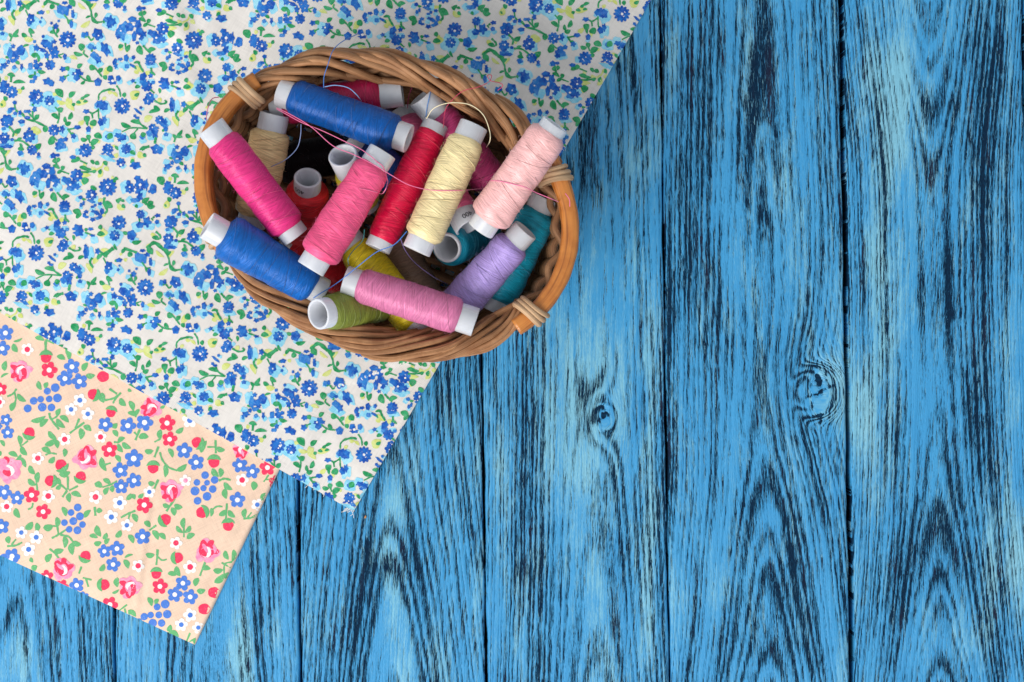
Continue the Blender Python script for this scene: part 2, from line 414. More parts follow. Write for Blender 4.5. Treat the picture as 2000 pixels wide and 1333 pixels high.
def make_plank(i, parent):
    p = PL[i]
    step = 5.0
    ny = int((Y1 - Y0) / step) + 1
    ys = np.linspace(Y0, Y1, ny)
    l = SEAM[i][0] + (SEAM[i][1] - SEAM[i][0]) * ys / 1333 + GAP[i] / 2
    r = SEAM[i + 1][0] + (SEAM[i + 1][1] - SEAM[i + 1][0]) * ys / 1333 - GAP[i + 1] / 2
    l = l + 0.9 * np.sin(ys / 61.0 + i) + 0.5 * np.sin(ys / 17.0 + 2 * i)
    r = r + 0.9 * np.sin(ys / 53.0 + 3 * i) + 0.5 * np.sin(ys / 19.0 + i)
    w = float((r - l).mean())
    nx = int(w / step) + 1
    t = np.concatenate([[0, 0, 0], [1.2 / w, 3.0 / w], np.linspace(6 / w, 1 - 6 / w, nx), [1 - 3.0 / w, 1 - 1.2 / w], [1, 1, 1]])
    zx = np.concatenate([[-.016, -.006, -.0011], [-.0005, -.00016], np.zeros(nx), [-.00016, -.0005], [-.0011, -.006, -.016]])
    X = l[:, None] + (r - l)[:, None] * t[None]
    Y = np.repeat(ys[:, None], len(t), 1)
    Z = np.repeat(zx[None], ny, 0)
    skew = (SEAM[i][1] - SEAM[i][0]) / 1333 * Y
    xs = X - skew                                     # straightened x
    wob = 5.0 * vnoise(xs / 110, Y / 260, 10 + i) + 9 * vnoise(xs / 300, Y / 500, 40 + i)
    dx = xs - p['xc'] + wob
    rr = np.sqrt(dx ** 2 + p['d'] ** 2)
    R = 190.0
    a, b = p['s0'], p['s1']
    q = np.clip(rr / R, 0, 1.3)
    spacing_int = R * np.log(1 + q * (a - b) / b * 0.9) / ((a - b) * 0.9) if a != b else rr / a
    # spacing falls from a near the heart to b at the edge: integrate 1/spacing
    ring = (q * R) / a + (q ** 2) * R * (1 / b - 1 / a) / 2
    T = smooth_interp(Y, [k[0] for k in p['T']], [k[1] for k in p['T']])
    ring = ring - T + 0.35 * vnoise(xs / 60, Y / 330, 70 + i)
    fx = xs + p['sl'] * (Y - 600) + 6 * vnoise(xs / 90, Y / 200, 90 + i)
    for kx, ky, ks, ka in p['k']:
        ex, ey = X - kx, (Y - ky) / 1.05
        dist = np.sqrt(ex ** 2 + ey ** 2)
        g = np.exp(-(dist / (1.7 * ks)) ** 2)
        ring = ring + (ka if ks > 40 else 0.7 * ka) * np.exp(-(ex / (1.6 * ks)) ** 2 - (ey / (2.6 * ks)) ** 2)
        kr = (dist + 0.16 * ks * vnoise(ex / ks * 2.2, ey / ks * 5.0, 5)) / (ks / 1.3)
        g2 = 1 / (1 + np.exp((dist - ks * 0.95) / (ks * 0.10)))
        ring = ring + (kr - ring) * g2 * (0.55 if ks > 40 else 0.25) + 0.5 * vnoise(ex / ks * 1.7, ey / ks * 4.0, 8) * np.exp(-(dist / (1.5 * ks)) ** 2)
        # fibres run round the knot
        fx = fx - np.tanh(ex / (0.55 * ks)) * ks * 0.62 * np.exp(-(np.abs(ex) / (1.5 * ks)) ** 2) * np.exp(-(ey / (1.6 * ks)) ** 2)
    dk = blobs(DARK, X, Y) + 0.10 * vnoise(xs / 70, Y / 160, 120 + i)
    pl = blobs(PALE, X, Y)
    for kx, ky, ks, ka in p['k']:
        dist = np.sqrt((X - kx) ** 2 + (Y - ky) ** 2)
        ang = np.arctan2(Y - ky, X - kx)
        crack = np.exp(-((dist * np.sin(ang + 0.45)) / (0.045 * ks)) ** 2) * (dist < ks * 0.5)
        dk += 0.75 * crack - (0.16 if ks > 40 else -0.02) * np.exp(-(dist / (1.0 * ks)) ** 2)
        arc = np.exp(-((dist - (0.86 + 0.10 * np.sin(3 * ang)) * ks) / (0.09 * ks)) ** 2) * np.clip(-np.cos(ang - 0.5) * 1.2, 0, 1) * (0.6 + 0.4 * np.sin(dist * 0.9 + ang * 9))
        dk += 0.45 * arc + 0.30 * np.exp(-((dist - 0.58 * ks) / (0.07 * ks)) ** 2) * np.clip(-np.cos(ang - 0.9) - 0.3, 0, 1)
        dk += 0.22 * np.exp(-(((Y - ky) - 0.95 * ks) / (0.30 * ks)) ** 2 - ((X - kx) / (0.9 * ks)) ** 2)
        dk += 0.16 * np.exp(-(((Y - ky) + 0.75 * ks) / (0.25 * ks)) ** 2 - ((X - kx) / (0.8 * ks)) ** 2)
    edge = np.minimum(X - l[:, None], r[:, None] - X)
    dk += 0.20 * np.exp(-(np.maximum(edge, 0) / 2.2) ** 2)
    k = S
    V = np.stack([(X - 1000) * k, (666.5 - Y) * k, Z], -1).reshape(-1, 3)
    mb = MB()
    mb.add(V, [f[::-1] for f in grid_faces(ny, len(t))])
    o = mb.build('plank', M_WOOD, parent)
    me = o.data
    for nm, arr in (('ring', ring), ('fiberx', fx), ('fibery', Y), ('dark', dk), ('pale', pl), ('seed', np.full_like(X, i * 3.7))):
        at = me.attributes.new(nm, 'FLOAT', 'POINT')
        at.data.foreach_set('value', arr.astype(np.float32).ravel())
    return o

table = empty('tabletop')
tag(table, 'table top of weathered blue painted planks with dark brushed grain', 'table top', kind='structure')
for i in range(len(PL)):
    make_plank(i, table)
mb = MB()
a, b = P(-860, -430), P(2745, 1770)
mb.add([(a.x, b.y, -.0175), (b.x, b.y, -.0175), (b.x, a.y, -.0175), (a.x, a.y, -.0175)], [(0, 1, 2, 3)])
mb.build('gap_light_block', M_VOID, table, smooth=False)  # added sheet under the planks, keeps world light out of the gaps

# ------------------------------------------------------------------ printed cloths
def clip_poly(poly, planes):
    """Sutherland-Hodgman against half planes (nx, ny, c): keep nx*x+ny*y <= c"""
    for nx, ny, c in planes:
        out = []
        n = len(poly)
        for i in range(n):
            a, b = poly[i], poly[(i + 1) % n]
            da, db = nx * a[0] + ny * a[1] - c, nx * b[0] + ny * b[1] - c
            if da <= 0: out.append(a)
            if (da < 0 < db) or (db < 0 < da):
                t = da / (da - db)
                out.append((a[0] + (b[0] - a[0]) * t, a[1] + (b[1] - a[1]) * t))
        poly = out
        if len(poly) < 3: return []
    return poly

def planes_of(quad):
    """half planes of a convex polygon"""
    c = np.mean(quad, 0); out = []
    for i in range(len(quad)):
        a, b = np.array(quad[i], float), np.array(quad[(i + 1) % len(quad)], float)
        d = b - a; nrm = np.array([d[1], -d[0]]); nrm /= np.linalg.norm(nrm)
        if nrm.dot(c - a) > 0: nrm = -nrm
        out.append((nrm[0], nrm[1], nrm.dot(a)))
    return out

def ellipse(x, y, rx, ry, rot=0.0, lump=0.12, n=18, k=5, r=random):
    ph, ph2 = r.random() * 6.28, r.random() * 6.28
    ca, sa = math.cos(math.radians(rot)), math.sin(math.radians(rot))
    out = []
    for i in range(n):
        a = 2 * math.pi * i / n
        q = 1 + lump * math.sin(k * a + ph) + lump * 0.5 * math.sin((k * 2 + 1) * a + ph2) + lump * 0.5 * (r.random() - 0.5)
        ex, ey = rx * q * math.cos(a), ry * q * math.sin(a)
        out.append((x + ex * ca - ey * sa, y + ex * sa + ey * ca))
    return out

def petals(x, y, rad, n, rot, depth=0.30, per=8, r=random):
    out = []
    for i in range(n * per):
        a = 2 * math.pi * i / (n * per)
        q = rad * ((1 - depth) + depth * abs(math.cos(n * a / 2)) ** 0.6) * (1 + 0.05 * (r.random() - 0.5))
        out.append((x + q * math.cos(a + rot), y + q * math.sin(a + rot)))
    return out

def leaf(x0, y0, x1, y1, w, bend=0.10, r=random):
    dx, dy = x1 - x0, y1 - y0
    L = math.hypot(dx, dy) + 1e-9
    px, py = -dy / L, dx / L
    b = bend * L * (1 if r.random() < 0.5 else -1)
    up, lo = [], []
    for i in range(9):
        t = i / 8
        wd = w * 0.5 * (math.sin(math.pi * t ** 0.85) ** 0.75 + 0.04) * (1 + 0.12 * (r.random() - 0.5))
        cx, cy = x0 + dx * t + px * b * math.sin(math.pi * t), y0 + dy * t + py * b * math.sin(math.pi * t)
        up.append((cx + px * wd, cy + py * wd)); lo.append((cx - px * wd, cy - py * wd))
    return up + lo[::-1]

def stem(pts, w):
    """list of quads along a smoothed polyline"""
    p = spline([(a, b, 0) for a, b in pts], 4 * len(pts))[:, :2] if len(pts) > 2 else np.array(pts, float)
    if len(p) == 2:
        p = np.array([p[0] + (p[1] - p[0]) * t for t in np.linspace(0, 1, 5)])
    t = np.gradient(p, axis=0); t /= np.linalg.norm(t, axis=1)[:, None] + 1e-9
    nrm = np.stack([-t[:, 1], t[:, 0]], 1)
    wd = w * 0.5 * (1 + 0.2 * np.sin(np.arange(len(p)) * 1.7))
    a, b = p + nrm * wd[:, None], p - nrm * wd[:, None]
    return [[tuple(a[i]), tuple(a[i + 1]), tuple(b[i + 1]), tuple(b[i])] for i in range(len(p) - 1)]

class Print:
    """flat dye shapes in photo-pixel coordinates, laid on a cloth height field"""
    def __init__(self, mb, quad, height):
        self.mb, self.h, self.pl = mb, height, planes_of(quad)
        q = np.array(quad)
        self.lo, self.hi = q.min(0), q.max(0)
        self.i = 0
    def put(self, poly, mat, layer):
        a = np.array(poly)
        if (a.max(0) < self.lo).any() or (a.min(0) > self.hi).any(): return
        inside = all((a @ np.array(n[:2]) <= n[2]).all() for n in self.pl)
        if not inside:
            poly = clip_poly(poly, self.pl)
            if not poly: return
            a = np.array(poly)
        self.i += 1
        lift = 0.00006 + 0.00003 * layer + (self.i % 97) * 2.2e-7
        n = len(a)
        c = a.mean(0)
        big = np.abs(a - c).max() > 6
        rings = [a] if not big else [a, c + (a - c) * 0.5]
        pts = np.concatenate(rings + [c[None]])
        z = self.h(pts[:, 0], pts[:, 1]) + lift
        k = S * (H - z) / H
        V = np.stack([(pts[:, 0] - 1000) * k, (666.5 - pts[:, 1]) * k, z], 1)
        area = np.sum(a[:, 0] * np.roll(a[:, 1], -1) - np.roll(a[:, 0], -1) * a[:, 1])
        f = []
        for r_ in range(len(rings) - 1):
            for i in range(n):
                j = (i + 1) % n
                f.append((r_ * n + i, r_ * n + j, (r_ + 1) * n + j, (r_ + 1) * n + i))
        o = (len(rings) - 1) * n
        for i in range(n):
            f.append((o + i, o + (i + 1) % n, len(rings) * n))
        if area > 0: f = [t[::-1] for t in f]      # photo y points down
        self.mb.add(V, f, mat)

def cloth_grid(mb, c0, ea, eb, na, nb, height, bottom):
    """sheet over c0 + s*ea + t*eb (photo px) with a skirt down to bottom(u, v)"""
    s, t = np.linspace(0, 1, na), np.linspace(0, 1, nb)
    U = c0[0] + s[:, None] * ea[0] + t[None] * eb[0]
    Vv = c0[1] + s[:, None] * ea[1] + t[None] * eb[1]
    Z = height(U, Vv)
    def w3(U, V, Z):
        k = S * (H - Z) / H
        return np.stack([(U - 1000) * k, (666.5 - V) * k, Z], -1).reshape(-1, 3)
    f = grid_faces(na, nb)
    cr = ea[0] * eb[1] - ea[1] * eb[0]
    if cr > 0: f = [q[::-1] for q in f]
    mb.add(w3(U, Vv, Z), f, 0)
    idx = [(i, 0) for i in range(na)] + [(na - 1, j) for j in range(1, nb)] + [(i, nb - 1) for i in range(na - 2, -1, -1)] + [(0, j) for j in range(nb - 2, 0, -1)]
    I, J = np.array([q[0] for q in idx]), np.array([q[1] for q in idx])
    u, v, z = U[I, J], Vv[I, J], Z[I, J]
    zb = np.minimum(bottom(u, v), z - 0.00005)
    n = len(idx)
    V2 = np.concatenate([w3(u, v, z), w3(u, v, zb)])
    f2 = [(i, (i + 1) % n, n + (i + 1) % n, n + i) for i in range(n)]
    if cr < 0: f2 = [q[::-1] for q in f2]
    mb.add(V2, f2, 0)

def ridge(u, v, x0, y0, x1, y1, w, h):
    dx, dy = x1 - x0, y1 - y0
    L2 = dx * dx + dy * dy
    t = np.clip(((u - x0) * dx + (v - y0) * dy) / L2, 0, 1)
    d2 = (u - x0 - t * dx) ** 2 + (v - y0 - t * dy) ** 2
    return h * np.exp(-d2 / (w * w))

# beige folded cloth: corner, fold edge running up right, raw edge running left
BC = np.array((381.0, 1260.0))
B_UP = np.array((165.0, -342.0)); B_UP /= np.linalg.norm(B_UP)
B_LF = np.array((-381.0, -175.0)); B_LF /= np.linalg.norm(B_LF)
B_LEN_UP, B_LEN_LF = 545.0, 760.0
B_QUAD = [tuple(BC), tuple(BC + B_UP * B_LEN_UP), tuple(BC + B_UP * B_LEN_UP + B_LF * B_LEN_LF), tuple(BC + B_LF * B_LEN_LF)]
B_PL = planes_of(B_QUAD)
def h_beige(u, v):
    e = B_PL[0][2] - (B_PL[0][0] * u + B_PL[0][1] * v)         # px inside the folded edge
    e = np.maximum(e, 0)
    z = 0.0021 * np.sqrt(np.clip(1 - (1 - np.clip(e / 9.0, 0, 1)) ** 2, 0.02, 1))
    z = z - 0.00055 * np.clip((e - 9) / 70, 0, 1)
    al = (u - BC[0]) * B_UP[0] + (v - BC[1]) * B_UP[1]
    z = z + 0.00030 * np.exp(-((e - 34 - 0.02 * al) / 6.0) ** 2) * np.clip(al / 160, 0, 1)
    z = z - 0.00028 * np.exp(-((e - 20) / 6.0) ** 2) * np.clip(al / 100, 0, 1)
    z = z + ridge(u, v, 290, 985, 264, 1195, 7, 0.00042) - ridge(u, v, 300, 985, 275, 1195, 6, 0.00022)
    z = z + 0.00018 * np.sin(u / 47.0 + 0.6 * np.sin(v / 60.0)) * np.sin(v / 71.0 + 1) + 0.00005 * np.sin(u / 13.0 + v / 19.0)
    f = B_PL[3][2] - (B_PL[3][0] * u + B_PL[3][1] * v)
    return z * (0.55 + 0.45 * np.clip(f / 30, 0, 1))

# white cloth: lower corner, right edge running up, lower edge running left
WC = np.array((691.0, 999.0))
W_UP = np.array((581.0, -999.0)); W_UP /= np.linalg.norm(W_UP)
W_LF = np.array((-691.0, -388.0)); W_LF /= np.linalg.norm(W_LF)
W_LEN_UP, W_LEN_LF = 1420.0, 1150.0
W_QUAD = [tuple(WC), tuple(WC + W_UP * W_LEN_UP), tuple(WC + W_UP * W_LEN_UP + W_LF * W_LEN_LF), tuple(WC + W_LF * W_LEN_LF)]
W_PL = planes_of(W_QUAD)
W_RIDGES = [(300, -60, 352, 60, 26, .0016), (352, 60, 372, 150, 24, .0014), (420, -30, 400, 110, 26, .0010), (330, 150, 388, 190, 24, .0013), (255, -30, 262, 60, 30, .0005), (390, 165, 350, 260, 20, .0007),
            (520, -40, 640, 40, 40, .0007), (170, 420, 215, 470, 22, .0008), (20, 590, 70, 640, 22, .0006), (60, 300, 40, 520, 60, .0005), (640, 790, 600, 850, 16, .0005), (560, 780, 700, 900, 30, .0004),
            (1000, -20, 1180, 90, 50, .0006), (870, 40, 900, 120, 40, .0005), (660, 850, 640, 905, 16, .0006), (230, 560, 380, 640, 30, .0005)]
def beige_under(u, v):
    d = np.max([nx * u + ny * v - c for nx, ny, c in B_PL], axis=0)
    t = np.clip(1 - d / np.where(np.argmax([nx * u + ny * v - c for nx, ny, c in B_PL], axis=0) == 0, 60.0, 260.0), 0, 1)
    return 0.00185 * t * t * (3 - 2 * t)
def h_white(u, v):
    z = 0.00055 + beige_under(u, v)
    for r_ in W_RIDGES: z = z + 0.75 * ridge(u, v, *r_)
    z = z + 0.00014 * np.sin(u / 67.0 + 0.7 * np.sin(v / 80.0)) * np.sin(v / 83.0 + 0.7) + 0.00022
    e = W_PL[0][2] - (W_PL[0][0] * u + W_PL[0][1] * v)
    z = z + 0.0009 * np.exp(-((e - 6) / 9.0) ** 2) - 0.0005 * np.exp(-(e / 3.0) ** 2)
    return z

M_BEIGE = mat_cloth('beige_cotton', (0.77, 0.560, 0.425), twill=False, ang=-26, amp=0.32)
M_WHITE = mat_cloth('white_twill', (0.70, 0.665, 0.63), twill=True, ang=30, amp=0.30)
def dye(name, c, c2=None, fl=0.25, twill=False, ang=-26, fc=(0.8, 0.78, 0.76)):
    return mat_cloth(name, c, c2, fl, fc, twill, ang, amp=0.22)
B_MATS = [M_BEIGE, dye('beige_blue', (0.075, 0.20, 0.62)), dye('beige_red', (0.86, 0.045, 0.115), fl=0.18), dye('beige_white', (0.84, 0.80, 0.78)),
          dye('beige_green', (0.130, 0.42, 0.170)), dye('beige_pink', (0.89, 0.24, 0.42), (0.90, 0.38, 0.52), fl=0.35), dye('beige_dark', (0.42, 0.05, 0.07))]
W_MATS = [M_WHITE, dye('white_royal', (0.006, 0.075, 0.400), (0.022, 0.170, 0.56), 0.17, True, 30), dye('white_mid', (0.040, 0.235, 0.60), (0.02, 0.16, 0.54), 0.30, True, 30),
          dye('white_cyan', (0.200, 0.56, 0.76), (0.32, 0.66, 0.80), 0.4, True, 30), dye('white_green', (0.012, 0.25, 0.085), (0.045, 0.36, 0.15), 0.2, True, 30),
          dye('white_lime', (0.56, 0.62, 0.16), (0.62, 0.68, 0.26), 0.35, True, 30), dye('white_speck', (0.80, 0.77, 0.75), None, 0.0, True, 30)]

# ---- beige print: every motif where it stands; crop origin, pixels per photo pixel, then the motifs
# B/R blue/red five-petalled flower, w white flower (centre r b p), C berry, U red bud (with the calyx direction), O rose, G leaf, S stem
BEIGE = [
 (0, 600, 8.08, """B 85 410 130;B 35 655 125;w 430 670 105 r;O 320 1010 190 20;G 210 545 355 490 38;G 205 580 275 715 90;G 70 1010 95 850 90;G 10 1115 135 1050 40;R 5 1300 110;
 U 725 790 95 0 -1;S 40 720 540 720 680;G 550 480 700 530 75;G 700 520 860 590 40;R 775 995 135;G 895 775 1030 830 80;G 1040 640 1090 840 85;B 1135 945 130;B 1025 1130 130;B 1255 1175 130;G 1305 1010 1385 880 90;G 1355 1080 1500 1080 85;
 U 1625 1100 95 0 0;G 600 1170 650 1310 75;G 750 1190 710 1290 70;C 870 1275 68;C 745 1330 55"""),
 (0, 760, 8.08, """w -10 210 95 r;S 30 260 0 200 80 115 120;S 28 230 60 250 160 230 220;G 170 350 250 210 90;G 270 80 410 200 80;C 435 310 62;C 530 190 60;C 640 165 52;C 665 290 68;C 775 160 52;C 810 295 60;C 905 145 68;
 S 34 775 380 800 470 930 640;G 485 510 720 430 80;G 630 600 760 480 85;S 28 800 490 900 430 940 330;G 900 430 950 310 75;G 940 430 1085 530 80;G 890 470 1025 615 85;w 1260 180 112 b;w 1120 325 105 b;w 1385 395 108 b;
 U 1475 90 95 1 0.4;B 95 490 98;B 120 690 105;B -20 590 60;U 460 700 95 -0.3 1;S 26 440 820 350 890;G 290 735 320 890 80;S 30 320 880 340 930;G 330 910 425 1050 90;G 130 1010 280 1070 80;S 34 330 1045 210 1190;G 280 1080 410 1240 85;
 G 760 670 890 790 80;G 705 890 880 790 90;G 860 800 910 940 80;S 24 870 770 890 830;w 1020 795 105 r;S 34 1250 470 1190 620;S 32 1330 530 1100 700;G 1270 620 1275 800 95;G 1315 585 1440 665 85;G 655 935 800 1020 88;S 26 715 1045 800 1015 895 1030;G 765 1165 860 1075 85;G 1015 940 1015 1075 75;
 w 595 1095 105 r;U 965 1210 100 0.6 1;O 1355 1090 210 200;O 140 1270 225 130;w 1585 760 100 r;G 460 1210 550 1350 85;G 0 980 10 1060 60;G 0 810 70 910 60"""),
 (200, 760, 8.08, """G -10 60 20 220 110;S 30 40 180 170 150 290 70;S 34 110 0 230 80;S 30 290 60 190 180 170 230;G 275 150 370 270 90;G 400 0 460 40 50;U 135 365 85 0.25 -1;G 420 190 490 350 85;S 24 480 330 530 450;G 400 370 530 430 72;G 580 320 520 440 65;
 B 45 560 120;B 400 580 135;B 665 530 140;G 150 610 235 545 80;G 160 655 240 755 75;O 770 300 180 60;G 910 300 990 260 48;R 1020 540 135;R 1060 795 125;G 915 640 915 800 85;S 28 915 790 820 840;G 1155 690 1280 610 78;S 28 500 680 545 730;S 36 590 640 520 810;G 570 760 730 760 98;
 w 1380 495 125 b;R 110 960 130;S 30 180 840 260 840 350 770;G 240 820 350 770 60;G 240 870 320 1000 80;G 310 850 450 940 85;B 1290 975 130;B 1480 1160 130;U 1500 850 95 1 0.5;B 495 1100 150;G 665 980 805 980 85;S 34 885 910 820 1080;U 800 1240 95 0 -1;
 S 30 905 1000 950 1130 1050 1240 1180 1290;G 1170 1290 1330 1190 85;G 980 1200 990 1400 80;G 1040 940 1110 1085 75;B 285 1285 130;G 200 1050 285 1160 75;G -20 1080 60 1300 90;S 28 30 1200 130 1170"""),
 (0, 920, 8.08, """S 25 590 310 570 150;G 440 130 570 230 80;G 600 20 600 190 85;U 800 160 95 1 0.2;G 900 110 960 220 80;G 880 290 960 220 70;S 30 960 220 1050 300;S 34 1070 90 1070 300;G 930 60 1110 20 95;U 1270 100 92 -0.4 1;S 28 1230 240 1090 310;S 34 1060 310 985 415;G 1090 350 1100 500 80;G 1120 350 1280 410 82;
 B 65 335 125;B 270 430 115;R 500 385 130;w 760 400 112 r;R 680 645 125;w 105 565 105 r;G 240 590 310 745 95;S 28 520 510 500 580 440 610;w 1505 415 112 r;G 1490 200 1616 260 95;C 1225 580 60;C 1120 660 52;C 1260 720 62;C 1155 795 62;C 1015 820 52;C 1300 850 52;C 1090 925 52;C 1220 940 62;
 G 980 570 1040 720 80;G 1330 740 1430 620 78;S 38 1495 570 1505 710;G 1520 640 1616 630 80;G 680 900 840 870 110;S 25 840 870 900 880;G 895 730 895 900 85;S 30 905 880 920 1000;S 30 815 1065 920 1010 1040 930;S 30 950 1010 1080 1040 1150 1120;G 1010 1030 1020 1220 85;G 1150 1120 1280 1170 85;G 1140 1130 1145 1330 98;
 B 25 880 125;G 400 920 515 810 105;G 580 820 575 970 80;w 335 975 102 b;w 570 1050 112 b;w 450 1240 115 b;G 130 1030 140 1150 85;S 30 110 1190 240 1180 350 1130;S 28 180 1170 250 1080;S 30 780 1230 900 1330;G 850 1260 1005 1250 85;G 1520 860 1590 1040 95;G 1410 1020 1540 1060 70;G 1480 1150 1600 1130 80;B 170 1400 120"""),
 (200, 920, 8.08, """G 10 130 130 220 75;S 25 130 220 0 260;G 160 230 160 340 75;G 30 380 100 260 78;S 26 130 220 230 160;B 500 155 125;B 295 250 120;G 720 190 830 200 78;S 36 880 140 820 280;w 740 335 98 b;O 1080 310 195 10;w 1310 155 98 p;C 1490 185 52;C 1460 320 70;C 1500 475 60;
 G 380 460 450 360 75;G 455 370 515 450 68;G 560 420 650 360 62;R 660 540 135;w 270 505 118 b;S 32 520 630 400 680 290 740;S 28 430 680 410 770;G 470 680 545 810 88;w 140 730 118 b;w 385 860 102 b;S 36 1140 440 1010 640;G 950 530 1060 560 72;G 1130 540 1265 580 85;G 1090 580 1140 710 88;
 U 985 775 98 -1 0.6;S 30 850 860 740 940;G 660 800 755 890 88;G 790 940 880 1090 88;G 890 990 995 1085 78;B 635 1040 130;G 210 1050 295 940 88;G 410 1010 490 1145 82;G 1285 740 1285 920 78;S 26 1285 900 1285 1050;G 1165 870 1270 980 68;G 1390 870 1300 980 72;G 1330 1070 1460 1000 88;
 w 1160 1140 105 r;B 230 1230 125;B 30 1270 110;G 10 1080 70 980 72;G 40 1160 110 1070 72;S 36 870 1240 860 1333;G 680 1320 810 1320 70"""),
 (380, 860, 8.08, """G 100 200 190 10 95;S 26 200 110 330 110;S 34 330 0 335 210;G 340 120 480 160 82;U 305 340 98 0 -1;G 275 450 380 580 88;G 405 440 405 590 82;C 165 555 60;C 195 675 45;C 315 630 60;C 140 760 50;C 285 775 60;C 195 890 68;S 34 380 640 470 610 570 630;G 460 670 595 785 82;G 480 760 500 930 88;
 O 740 160 150 0;B 715 395 125;B 910 495 120;R 1150 435 130;w 750 630 108 r;G 930 650 930 795 105;R 1270 660 105;S 25 1170 550 1090 660;S 24 1120 620 1210 625;G 1050 960 1165 840 105;B 675 945 130;w 990 1020 102 b;U 120 1140 98 1 -0.4;G 260 1070 260 1210 62;S 28 270 1110 350 1050 440 1050;
 G 385 1190 500 1100 82;S 30 510 1000 495 1240;G 530 1110 640 1220 82;U 530 1340 95 0 -1;G 800 1080 790 1240 82;S 30 770 1240 880 1230 1010 1165;S 25 830 1230 900 1140;B 1260 1400 130"""),
 (60, 1080, 8.08, """G 245 150 330 20 98;S 30 380 0 470 130;O 510 260 195 150;U 860 60 92 -0.4 1;S 30 800 220 760 330;G 5 250 100 210 92;R 250 380 110;R 490 530 110;B 725 515 120;B 1300 185 120;B 830 700 90;U 1150 505 95 -1 0;S 26 960 430 820 395;S 30 870 410 910 540;G 990 740 1100 800 72;R 1250 820 130;G 1090 290 1160 180 85;
 G 1470 110 1540 250 88;G 1480 80 1616 30 42;G 1365 390 1365 545 88;G 1280 640 1395 580 42;O 1560 540 195 20;S 26 1520 820 1380 925;S 26 1480 880 1515 1010;G 1540 910 1616 960 72"""),
 (250, 1060, 6.346, """G 220 150 330 155 68;S 24 370 90 350 280;S 20 370 180 420 220 480 210;U 610 190 73 -1 0.1;U 350 385 68 0 -1;w 125 290 82 r;R 395 545 100;w 770 305 88 r;G 595 295 645 420 72;G 490 380 595 410 58;B 680 505 98;B 580 645 98;B 770 675 98;G 870 440 830 545 72;G 850 600 960 590 68;O 980 110 165 170;
 S 26 960 235 890 415;G 920 325 1025 325 64;G 1200 100 1245 215 62;G 1310 85 1290 240 62;S 20 1290 240 1200 270 1190 400;S 20 1160 250 1300 330;G 1055 345 1180 340 68;G 1070 500 1190 390 82;G 1200 450 1250 370 52;U 1065 620 75 0 0;U 945 825 75 0 0;C 460 765 54;C 360 800 42;C 200 920 45;C 280 900 40;C 380 900 42;C 485 890 52;C 305 1000 52;C 415 1000 46;
 G 245 680 295 790 62;G 375 700 335 770 52;w 770 900 88 b;w 660 1020 84 b;w 870 1055 76 b;S 24 770 1120 720 1240;G 740 1270 840 1180 62;G 490 1100 530 1020 62;G 510 1100 630 1170 62;S 20 470 1140 530 1100;S 20 380 1070 400 1110;G 0 840 100 920 58;C 130 990 50"""),
 (0, 1020, 8.08, """C 60 560 60;B 190 540 130;G 480 560 520 640 60"""),
]

mb = MB()
cloth_grid(mb, BC, B_UP * B_LEN_UP, B_LF * B_LEN_LF, 100, 170, h_beige, lambda u, v: np.full_like(u, 0.00004))
# close sampling across the folded edge
U_ = BC[None, None] + np.linspace(0, 1, 100)[:, None, None] * B_UP * B_LEN_UP + (np.linspace(0, 1, 26) ** 1.6)[None, :, None] * B_LF * 44
Zf = h_beige(U_[..., 0], U_[..., 1]) + 0.00004
Vf = np.stack([(U_[..., 0] - 1000) * S * (H - Zf) / H, (666.5 - U_[..., 1]) * S * (H - Zf) / H, Zf], -1).reshape(-1, 3)
mb.add(Vf, grid_faces(100, 26), 0)
pr = Print(mb, B_QUAD, h_beige)
SEEN = []
def flower(x, y, r, mat, rot, centre, cm=3, cr=0.30):
    pet = 0.40 * r
    for k in range(5):
        a = rot + k * 2 * math.pi / 5
        pr.put(ellipse(x + 0.60 * r * math.cos(a), y + 0.60 * r * math.sin(a), pet, pet * 0.95, math.degrees(a), 0.03, 14), mat, 1)
    pr.put(ellipse(x, y, 0.44 * r, 0.44 * r, 0, 0.02, 12), mat, 1.6)
    pr.put(ellipse(x, y, cr * r, cr * r, 0, 0.04, 12), cm, 3)
